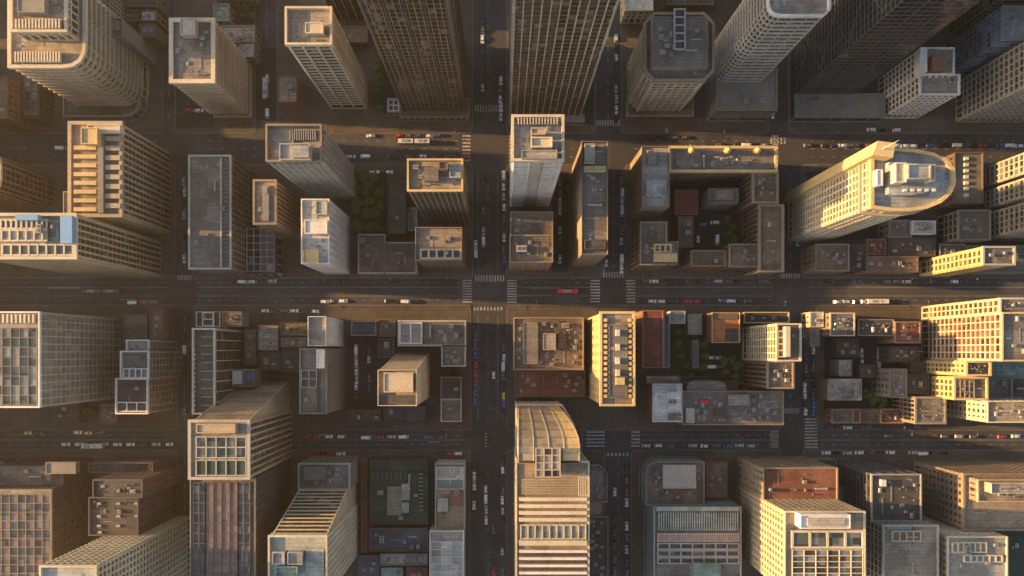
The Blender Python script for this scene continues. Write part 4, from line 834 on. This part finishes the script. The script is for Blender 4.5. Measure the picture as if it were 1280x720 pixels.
b = Bld('apartment_block', 'green grey apartments with pale lattice wall below the dark teal slab', 'apartments'); b.vol(base=(1042,629,1100,700), s=1.15, fac='grid_grey', rm='roof_tan', clutter=7, pm='concrete_light'); b.panes((1115,664,1150,676), hs(1.15)+.3, 4, 1, 'brick', 'cream', .5); b.box('green_deck', (1108,658,1140,663), hs(1.15), hs(1.15)+.8, 'roof_teal')
b = Bld('apartment_block', 'yellow green lit apartments with orange balconies in the lower corner', 'apartments'); b.vol(base=(1112,641,1175,720), s=1.15, fac='punch_cream', rm='roof_light', clutter=9, pm='cream'); h0 = hs(1.15); b.panes((1190,678,1232,690), h0+.4, 6, 1, 'tan', 'cream', .6); b.panes((1205,694,1252,702), h0+.4, 6, 1, 'roof_teal', 'cream', .6)
b = Bld('office_block', 'tan classical building with tiered roof and rows of dark windows', 'office block'); b.vol(base=(1143,577,1290,637), s=1.12, fac='punch_tan', rm='roof_tan', clutter=6, pm='tan', cornice=.4); h0 = hs(1.12); b.vol((1222,600,1330,626), 1.14, z0=h0-.1, fac='punch_tan', rm='roof_tan', clutter=8, pm='beige'); b.vol((1238,604,1290,616), 1.155, z0=hs(1.14)-.1, fac='plain_beige', rm='roof_light', clutter=4, pm='cream')
b = Bld('office_block', 'dark green box building at the right of the lit apartments', 'office block'); b.vol(base=(1186,641,1290,700), s=1.1, fac='curtain_green', rm='roof_green', clutter=6, pm='metal_dark')

for rc, rm, fc, lb in (((62,504,98,528),'roof_dark','punch_charcoal','dark low shop under the wide banded slab'),((126,506,146,528),'roof_brown','punch_brown','brown kiosk roof next to the white stepped building'),((155,394,184,430),'roof_grey','plain_grey','grey yard roof between the wide banded slab and the small brown house'),
    ((436,512,476,528),'roof_dark','plain_dark','dark garage roof at the mouth of the car yard'),((452,574,459,690),'roof_rust','plain_brick','thin brick range west of the dark green roof'),((372,492,374,512),'roof_grey','plain_grey','narrow wall roof beside the grey stepped tower'),
    ((708,466,726,500),'roof_dark','punch_brown','dark annex roof beside the yellow stone palazzo')):
    if lb.startswith(('narrow wall','dark annex')): continue
    Bld('low_building', lb).vol(rc, 1.018, fac=fc, rm=rm, clutter=4, parapet=.5)
for rc, rm, lb in (((370,34,412,62),'roof_tan','low tan roof behind the pale gridded tower'),((420,42,462,60),'roof_brown','low brown roof above the narrow planter'),((1008,216,1030,240),'roof_grey','small grey roof beside the foot of the rounded gold tower')):
    if 'foot of' in lb: continue
    Bld('low_building', lb).vol(base=rc, s=1.02, fac='punch_brown', rm=rm, clutter=5, parapet=.5)
# ================================================================== unseen blocks added west of the view to shade streets and shape sun streaks
for i, (y0, y1, s, fc, nm) in enumerate(((-120,40,1.11,'punch_tan','tan'),(60,137,1.10,'grid_grey','grey gridded'),(138,152,1.085,'punch_brown','brown'),(153,210,1.2,'curtain_dark','dark glass'),(214,262,1.14,'punch_concrete','pale concrete'),(268,318,1.12,'grid_beige','beige gridded'),(322,391,1.125,'punch_brick','red brick'),
        (394,440,1.10,'punch_tan','sand coloured'),(446,520,1.12,'grid_grey','dark gridded'),(524,570,1.11,'punch_brown','dull brown'),(574,640,1.12,'punch_concrete','concrete'),(646,760,1.13,'grid_beige','cream gridded'))):
    Bld('office_block', nm+' city block added out of view, further west than every other building, to shade the streets', 'office block').vol(base=(-125,y0,-45,y1), s=s, fac=fc, rm='roof_grey', clutter=2)
# ------------------------------------------------------------------ vehicles
CARC = dict(white=(.72,.71,.69), silver=(.42,.42,.43), black=(.012,.012,.014), grey=(.10,.10,.105), red=(.42,.02,.018), blue=(.03,.10,.30), yellow=(.75,.48,.03), green=(.02,.13,.08), brown=(.12,.07,.05))
for k, c in CARC.items():
    m, nt, b = new_mat('car_paint_'+k); b.inputs['Base Color'].default_value = (*c, 1); b.inputs['Roughness'].default_value = .3; b.inputs['Coat Weight'].default_value = .5
m, nt, b = new_mat('tail_lamp'); b.inputs['Base Color'].default_value = (.5,.02,.02,1); pass
m, nt, b = new_mat('head_lamp'); b.inputs['Base Color'].default_value = (.8,.8,.75,1); pass
def car_mesh(kind, col):
    key = ('car', kind, col)
    if key in UNIT: return UNIT[key]
    m = MB()
    if kind == 'van':
        L, w = 2.6, .98
        m.taper(-L,-w,.35,L,w,1.0,.05,.04); m.taper(-L+.05,-w+.04,1.0,L-.9,w-.04,2.1,.12,.12,0)
        m.taper(L-1.05,-w+.1,1.0,L-.25,w-.1,1.75,.25,.12,1,0); m.box(-L+.5,-w+.03,1.3,-L+2.2,w-.03,1.7,1)
    else:
        L, w = (2.3,.92) if kind == 'sedan' else (2.05,.9)
        m.taper(-L,-w,.32,L,w,.62,.04,.02); m.taper(-L+.04,-w+.02,.62,L-.04,w-.02,.92,.22,.1)
        x0, x1 = (-L+.75, L-1.25) if kind == 'sedan' else (-L+.2, L-1.2)
        m.taper(x0,-w+.13,.9,x1,w-.13,1.40,.42 if kind == 'sedan' else .36,.14,1,0)
    for x in (-L*.62, L*.62):
        for y in (-w+.08, w-.08): m.box(x-.32,y-.12,0,x+.32,y+.12,.64,2)
    for y in (-w+.28, w-.28):
        m.box(-L-.03,y-.18,.66,-L+.1,y+.18,.82,3); m.box(L-.1,y-.18,.6,L+.03,y+.18,.76,4)
    UNIT[key] = m.mesh('car', ['car_paint_'+col,'car_glass','rubber','tail_lamp','head_lamp'])
    return UNIT[key]
def car(px, py, rz, col, kind, where, parked=True):
    x, y = W(px, py)
    nm = 'van' if kind == 'van' else 'car'
    o = put(nm, car_mesh(kind, col), None, x, y, .012, rz)
    return tag(o, f'{col} {"van" if kind=="van" else "small hatchback car" if kind=="hatch" else "sedan car"} {where}', nm, f'{nm}s {where}')
def row(x0, y0, x1, y1, n, where, cols, fill=1.0, flip=None):
    ang = math.atan2(-(y1-y0), x1-x0)
    for i in range(n):
        if R.random() > fill: continue
        t = (i+.5)/n; c = cols[i % len(cols)] if isinstance(cols, list) else R.choice(cols.split())
        k = 'van' if (c == 'white' and R.random() < .25) else R.choice(('sedan','sedan','hatch'))
        a = ang + (math.pi if (flip if flip is not None else R.random() < .1) else 0) + R.uniform(-.03,.03)
        car(x0+(x1-x0)*t+R.uniform(-.6,.6), y0+(y1-y0)*t+R.uniform(-.6,.6), a, c, k, where)

MIX = 'white silver white black grey grey black red blue silver'
DK = 'black grey black grey silver white'
row(630,214,630,330,9,'parked along the kerb by the white louvred tower',['white','white','silver','white','grey','black','white','red','blue'])
row(594.5,290,594.5,322,3,'stopped beside the brown tower with gold roof',['black','white','white'])
row(594,403,594,506,9,'parked in the kerb row beside the L-shaped grey roof',['black','green','grey','blue','red','red','red','green','blue'])
row(629.5,404,629.5,524,10,'parked in the kerb row beside the wide brown roof',['black','black','grey','white','white','grey','black','yellow','blue','black'])
row(593,576,593,650,6,'queued beside the pale green roof panels',['black','white','white','black','white','black'])
row(607.5,604,607.5,656,4,'in the middle lane beside the pale green roof panels',['white','white','silver','white'])
row(628.5,568,628.5,720,12,'parked beside the cream terraced building',['black','white','silver','grey','white','silver','black','white','white','silver','white','grey'],.7)
row(626,96,626,152,5,'waiting between the two dark towers',['white','black','white','white','silver'])
row(770,42,770,156,9,'parked along the tree-less street by the chamfered stone block',DK,.8)
row(777,212,777,342,11,'parked along the street beside the long stone roof',['black','grey','white','white','white','black','grey','silver','black','white','white'])
row(783,578,783,722,10,'on the street beside the louvred teal roof',MIX,.75)
row(768,590,768,722,8,'driving past the low roofs of the cream terraced building',DK,.75)
row(1006,400,1006,520,11,'parked on the street beside the lit cream office',['black','white','blue','black','black','grey','black','white','white','black','white'])
row(1016,420,1016,520,9,'parked by the low cluttered shops',['black','white','black','brown','black','black','grey','blue','blue'])
row(965,100,965,150,4,'parked below the grey banded tower',DK)
row(1003,182.5,1278,182.5,25,'in the long kerb row north of the gold rounded tower',['grey','blue','black','black','white','grey','black','red','black','blue','white','white','white'],.9)
row(1080,162.5,1128,162.5,3,'stopped in front of the dark glass tower',['white','black','white'])
row(805,172,862,172,5,'in front of the chamfered stone block',['black','black','black','grey','grey'])
row(862,182,960,182,9,'parked along the courtyard block cornice',DK,.85)
row(388,376.5,436,376.5,4,'parked across from the white roofed building',['black','white','grey','white'])
row(480,376.5,524,376.5,4,'parked across from the low roof with teal corner',['black','black','white','black'])
row(798,376.5,952,376.5,14,'in the kerb row in front of the red roof',['black','white','white','black','black','red','red','black','black','blue','white','black','grey','black'])
row(1030,377,1140,377,10,'parked in front of the small lit gables',MIX,.75)
row(325,389,400,389,6,'tucked beside the low grey roofs',['white','black','grey','white','black','white'],.75)
row(160,378,200,378,3,'near the striped office slab',['white','red','grey'])
row(30,541,130,541,8,'driving past the white stepped building',['yellow','black','white'],.75)
row(75,555,220,555,9,'heading along the wide street above the dark brown rooms',['white','white','black','silver'],.75)
row(388,566.5,432,566.5,4,'queued above the beige lattice building',['red','black','red','white'])
row(548,567,578,567,3,'queued at the corner of the pale green roof',['black','red','white'])
row(372,546,560,546,12,'driving past the dark green roof',MIX,.75)
row(800,557,960,557,11,'driving past the teal louvred roof',MIX,.75)
row(870,567,880,567,1,'stopped at the kerb by the rust red roof',['black'],1)
row(1026,566,1200,566,13,'stopped by the tan tiered building',['white','black','silver','white','brown','black'],.75)
row(1028,534,1150,534,10,'parked along the row of red and brown roofs',['black','black','white','black','grey'],.7)
row(1100,545,1278,545,10,'driving past the lit pale apartments',MIX,.75)
row(20,186,200,186,11,'driving past the gold banded building',MIX,.75)
row(430,196,590,196,9,'driving past the brown tower with gold roof',MIX,.75)
row(446,432,446,496,7,'parked in the yard beside the beige leaning block',['white','silver','white','white','silver','white','black'])
row(462,432,462,490,5,'parked in the second yard row near the beige leaning block',DK,.75)
row(1076,436,1076,462,4,'parked in the yard between the low shops',['white','silver','white','black'])
row(1098,436,1098,458,3,'parked by the red brown shop',['white','white','silver'])
row(335,60,335,150,6,'on the side street beside the small brown hut',['white','black','white'],.75)
row(232,138,256,138,2,'parked under the striped tan tower',['red','white'])
row(464,216,490,216,4,'parked above the garden trees',['white','white','black','white'])
row(870,281,884,281,1,'in the courtyard beside the red tin roof',['blue']); row(872,292,872,306,1,'in the courtyard beside the brown extension',['white'])
row(888,278,908,278,2,'in the courtyard under the grey hall',['white','black']); row(896,293,896,306,1,'in the courtyard by the dark trees',['white'])
row(885,447,900,447,2,'by the orange roof yard',['white','silver'],1); row(885,458,900,458,2,'by the yard trees',['white','grey'],1)
row(700,222,700,330,9,'parked in the lane behind the white louvred tower',DK,.7)
row(213,20,213,150,9,'on the street below the striped tan tower',DK,.75)
row(231,220,231,330,8,'on the street beside the grey flat roof',DK,.75)
row(232,400,232,520,8,'on the street beside the white stepped building',DK,.6)

row(250,352,575,352,27,'on the middle street by the plain fronted corner block',MIX,.35)
row(800,352,960,352,14,'on the middle street by the gabled shop roof',DK,.5)
row(1030,352,1270,352,20,'on the middle street by the long brown terrace',MIX,.4)
row(40,352,205,352,12,'on the middle street by the striped office slab',DK,.4)
row(604,218,604,335,9,'in the southbound lane by the brown tower with gold roof',DK,.35)
row(617,400,617,525,10,'in the northbound lane beside the wide brown roof',MIX,.35)
row(617,575,617,720,11,'in the northbound lane beside the cream terraced building',MIX,.4)
row(603,20,603,128,9,'driving between the two dark towers',DK,.4)
row(757,216,757,335,10,'parked against the long narrow block',DK,.6)
row(978,220,978,335,9,'parked against the brown stone wing of the courtyard block',DK,.6)
row(996,220,996,335,9,'parked across from the brown stone wing of the courtyard block',MIX,.5)
row(650,200,740,200,7,'parked south of the upper street by the white louvred tower',DK,.6)
row(420,170,580,170,13,'along the north kerb below the dark brown tower',MIX,.4)
def tram(px, py, L, col, label, rz=0, n=3):
    x, y = W(px, py); r = tag(empty('tram', (x, y, .01)), label, 'tram'); r.rotation_euler = (0,0,rz)
    w = 1.3; seg = L/n
    for i in range(n):
        x0 = -L/2+i*seg+.25; x1 = x0+seg-.5
        m = MB(); m.taper(x0,-w,.4,x1,w,1.3,.0,.0); m.taper(x0,-w,2.5,x1,w,3.2,.15,.18); m.box(x0,-w+.02,1.3,x0+.3,w-.02,2.5); m.box(x1-.3,-w+.02,1.3,x1,w-.02,2.5)
        o = m.build('carriage', col); o.parent = r; o.location = (0,0,0)
        m = MB(); m.box(x0+.3,-w+.05,1.3,x1-.3,w-.05,2.5); g = m.build('window_band', 'car_glass'); g.parent = o
        m = MB(); m.box(x0+seg*.25,-.7,3.15,x0+seg*.65,.7,3.5); g = m.build('roof_unit', 'metal_light'); g.parent = o
        for bx in (x0+seg*.22, x1-seg*.22):
            m = MB(); m.box(bx-.9,-1.0,0,bx+.9,1.0,.42); g = m.build('bogie', 'metal_dark'); g.parent = o
    for i in range(n-1):
        bx = -L/2+(i+1)*seg; m = MB(); m.box(bx-.3,-w+.15,.5,bx+.3,w-.15,3.0); g = m.build('gangway', 'rubber'); g.parent = r
tram(709, 364.5, 11.5, 'car_paint_red', 'red tram on the rails of the wide middle street', 0, 1)
tram(518, 178, 17, 'metal_white', 'pale tram standing on the sunlit upper street', 0, 2)
tram(130, 364.5, 20, 'metal_dark', 'dark grey tram passing the striped office slab', 0, 2)
def bus(px, py, rz, col, label):
    x, y = W(px, py); r = tag(empty('bus', (x, y, .01)), label, 'bus'); r.rotation_euler = (0,0,rz)
    def add(m, n, c): o = m.build(n, c); o.parent = r; o.location = (0,0,0)
    m = MB(); m.taper(-5.5,-1.25,.35,5.5,1.25,1.2,0,0); m.taper(-5.5,-1.25,2.2,5.5,1.25,3.0,.12,.12); add(m,'body',col)
    m = MB(); m.box(-5.45,-1.2,1.2,5.45,1.2,2.2); add(m,'window_band','car_glass')
    m = MB(); m.box(-3.5,-.7,2.95,-1,.7,3.25); m.box(1,-.5,2.95,2.2,.5,3.15); add(m,'roof_unit','metal_light')
    for bx in (-3.4,3.2):
        for by in (-1.1,1.1): m = MB(); m.box(bx-.5,by-.14,0,bx+.5,by+.14,1.0); add(m,'wheel','rubber')
bus(333,112,math.pi/2,'metal_white','white bus on the side street beside the small brown hut')
bus(118,557,0,'metal_white','white bus on the wide street by the dark brown rooms')
bus(1095,377,0,'metal_white','white bus in front of the small lit gables')

# ------------------------------------------------------------------ trees
def tree_mesh(seed, r=3.2, h=7.0, n=650):
    rr = random.Random(seed); m = MB()
    lob = [(rr.uniform(-.55,.55)*r, rr.uniform(-.55,.55)*r, h*.62+rr.uniform(-.2,.3)*r, rr.uniform(.42,.68)*r) for _ in range(8)]
    for _ in range(n):
        cx, cy, cz, cr = rr.choice(lob)
        d = Vector((rr.gauss(0,1), rr.gauss(0,1), rr.gauss(0,.8)+.25)).normalized()*cr*rr.uniform(.55,1.08)
        p = Vector((cx,cy,cz))+d; s = rr.uniform(.16,.36)
        a = Vector((rr.gauss(0,1),rr.gauss(0,1),rr.gauss(0,1))).normalized(); b = a.cross(d).normalized() if a.cross(d).length > .01 else Vector((1,0,0))
        c = a*s; e = b*s*.8
        m.quad(tuple(p-c-e), tuple(p+c-e*.6), tuple(p+c*.9+e), tuple(p-c*.8+e*.9))
    crown = m.mesh('crown', 'leaves')
    m = MB(); m.cyl(0,0,0,h*.5,.22,7,0,.13)
    for cx, cy, cz, cr in lob[:5]:
        k = 5; n0 = len(m.v); a = Vector((0,0,h*.35)); b = Vector((cx,cy,cz)); d = (b-a).normalized(); u = d.orthogonal().normalized(); w = d.cross(u)
        for q, rad in ((a,.11),(b,.03)):
            for i in range(k): t = 2*math.pi*i/k; m.v.append(tuple(q+u*rad*math.cos(t)+w*rad*math.sin(t)))
        for i in range(k): j = (i+1)%k; m.f.append((n0+i,n0+j,n0+k+j,n0+k+i)); m.m.append(0)
    return crown, m.mesh('trunk', 'bark')
TREES = [tree_mesh(i) for i in range(5)]
def tree(px, py, s, label, group):
    x, y = W(px, py); r = tag(empty('tree', (x,y,.15)), label, 'tree', group); i = R.randrange(5); rz = R.uniform(0,6.28)
    c = put('crown', TREES[i][0], r, x,y,.15, rz, (s,s,s*R.uniform(.9,1.2))); t = put('trunk', TREES[i][1], r, x,y,.15, rz, (s,s,s))
G1 = 'trees in the garden square'
for px, py in ((447,220),(458,224),(470,226),(447,236),(460,238),(474,240),(449,252),(463,253),(476,256),(446,268),(459,268),(472,271),(450,283),(464,284),(476,286)):
    tree(px+R.uniform(-2,2), py+R.uniform(-2,2), R.uniform(.75,1.15), 'dark leafy tree in the garden square beside the long charcoal roof', G1)
for py in (78,88,98,108,118,128,136): tree(474, py, R.uniform(.5,.65), 'small tree in the narrow planter beside the dark tower', 'trees in the narrow planter')
for px, py in ((845,402),(848,416),(846,430),(850,446),(856,458),(866,420),(878,430),(878,444),(875,458),(862,470)):
    tree(px, py, R.uniform(.55,.85), 'dark tree in the back garden behind the red roof', 'trees behind the red roof')
for px, py in ((902,452),(912,450),(920,458),(905,466),(916,472),(922,480),(910,482)): tree(px, py, R.uniform(.65,.9), 'tree in the yard below the orange roof', 'trees in the yard below the orange roof')
for px, py in ((908,274),(914,284),(909,294),(916,302)): tree(px, py, R.uniform(.6,.8), 'dark tree inside the courtyard block', 'trees inside the courtyard block')
for px, py in ((1080,492),(1089,489),(1097,494),(1087,501),(1099,503)): tree(px, py, R.uniform(.75,.95), 'bright green tree beside the grey hipped hall', 'trees beside the grey hipped hall')
tree(711, 238, .8, 'lone bright tree in the lane beside the long narrow block', None)
for px, py in ((386,524),(396,523),(404,525)): tree(px, py, .5, 'low bushy tree at the foot of the grey stepped tower', 'bushes at the foot of the grey stepped tower')
for px, py in ((110,512),(120,514),(300,10),(310,14),(322,8),(305,24),(318,22)): tree(px, py, .7, 'street tree in a gap between low roofs' if px > 200 else 'street tree beside the white stepped building', 'trees between low roofs' if px > 200 else 'trees beside the white stepped building')

# ------------------------------------------------------------------ street lamps
m = MB(); m.cyl(0,0,0,8,.09,6,0,.06); LP = m.mesh('pole','metal_dark')
m = MB(); m.box(0,-.05,7.9,2.2,.05,8.02); LA = m.mesh('arm','metal_dark')
m = MB(); m.taper(1.7,-.16,7.78,2.6,.16,7.98,.1,.04); LH = m.mesh('lamp_head','metal_light')
def lamp(px, py, rz, where):
    x, y = W(px, py); r = tag(empty('street_lamp', (x,y,.15)), f'thin street lamp {where}', 'street lamp', f'street lamps {where}'); 
    for n, me in (('pole',LP),('arm',LA),('lamp_head',LH)): put(n, me, r, x, y, .15, rz)
for x in (250,330,410,490,560,650,715,800,880,955,1040,1130,1210): lamp(x, 345.5, -math.pi/2, 'on the north kerb of the wide middle street'); lamp(x+20, 383.5, math.pi/2, 'on the south kerb of the wide middle street')
for x in (30,120,420,500,570,650,830,900,1040,1130,1220): lamp(x, 165, -math.pi/2, 'on the north kerb of the sunlit upper street')
for y in (230,270,310,410,450,490,590,640,690): lamp(587 if y < 540 else 585, y, 0, 'on the kerb of the central avenue')
for x in (30,110,390,470,560,800,880,950,1050,1130,1210): lamp(x, 536, -math.pi/2, 'on the kerb of the lower street')

# ------------------------------------------------------------------ haze
def haze():
    m = bpy.data.materials.new('haze'); m.use_nodes = True; nt = m.node_tree; nt.nodes.clear()
    out = nt.nodes.new('ShaderNodeOutputMaterial'); v = nt.nodes.new('ShaderNodeVolumePrincipled')
    v.inputs['Color'].default_value = (.92,.86,.72,1); v.inputs['Density'].default_value = HAZE; v.inputs['Anisotropy'].default_value = .68
    nt.links.new(v.outputs[0], out.inputs['Volume'])
    mb = MB(); mb.box(-620,-620,-2,620,620,H+12); MAT['haze'] = m
    tag(mb.build('haze','haze'), kind='stuff')
HAZE = 0.00013
if HAZE: haze()
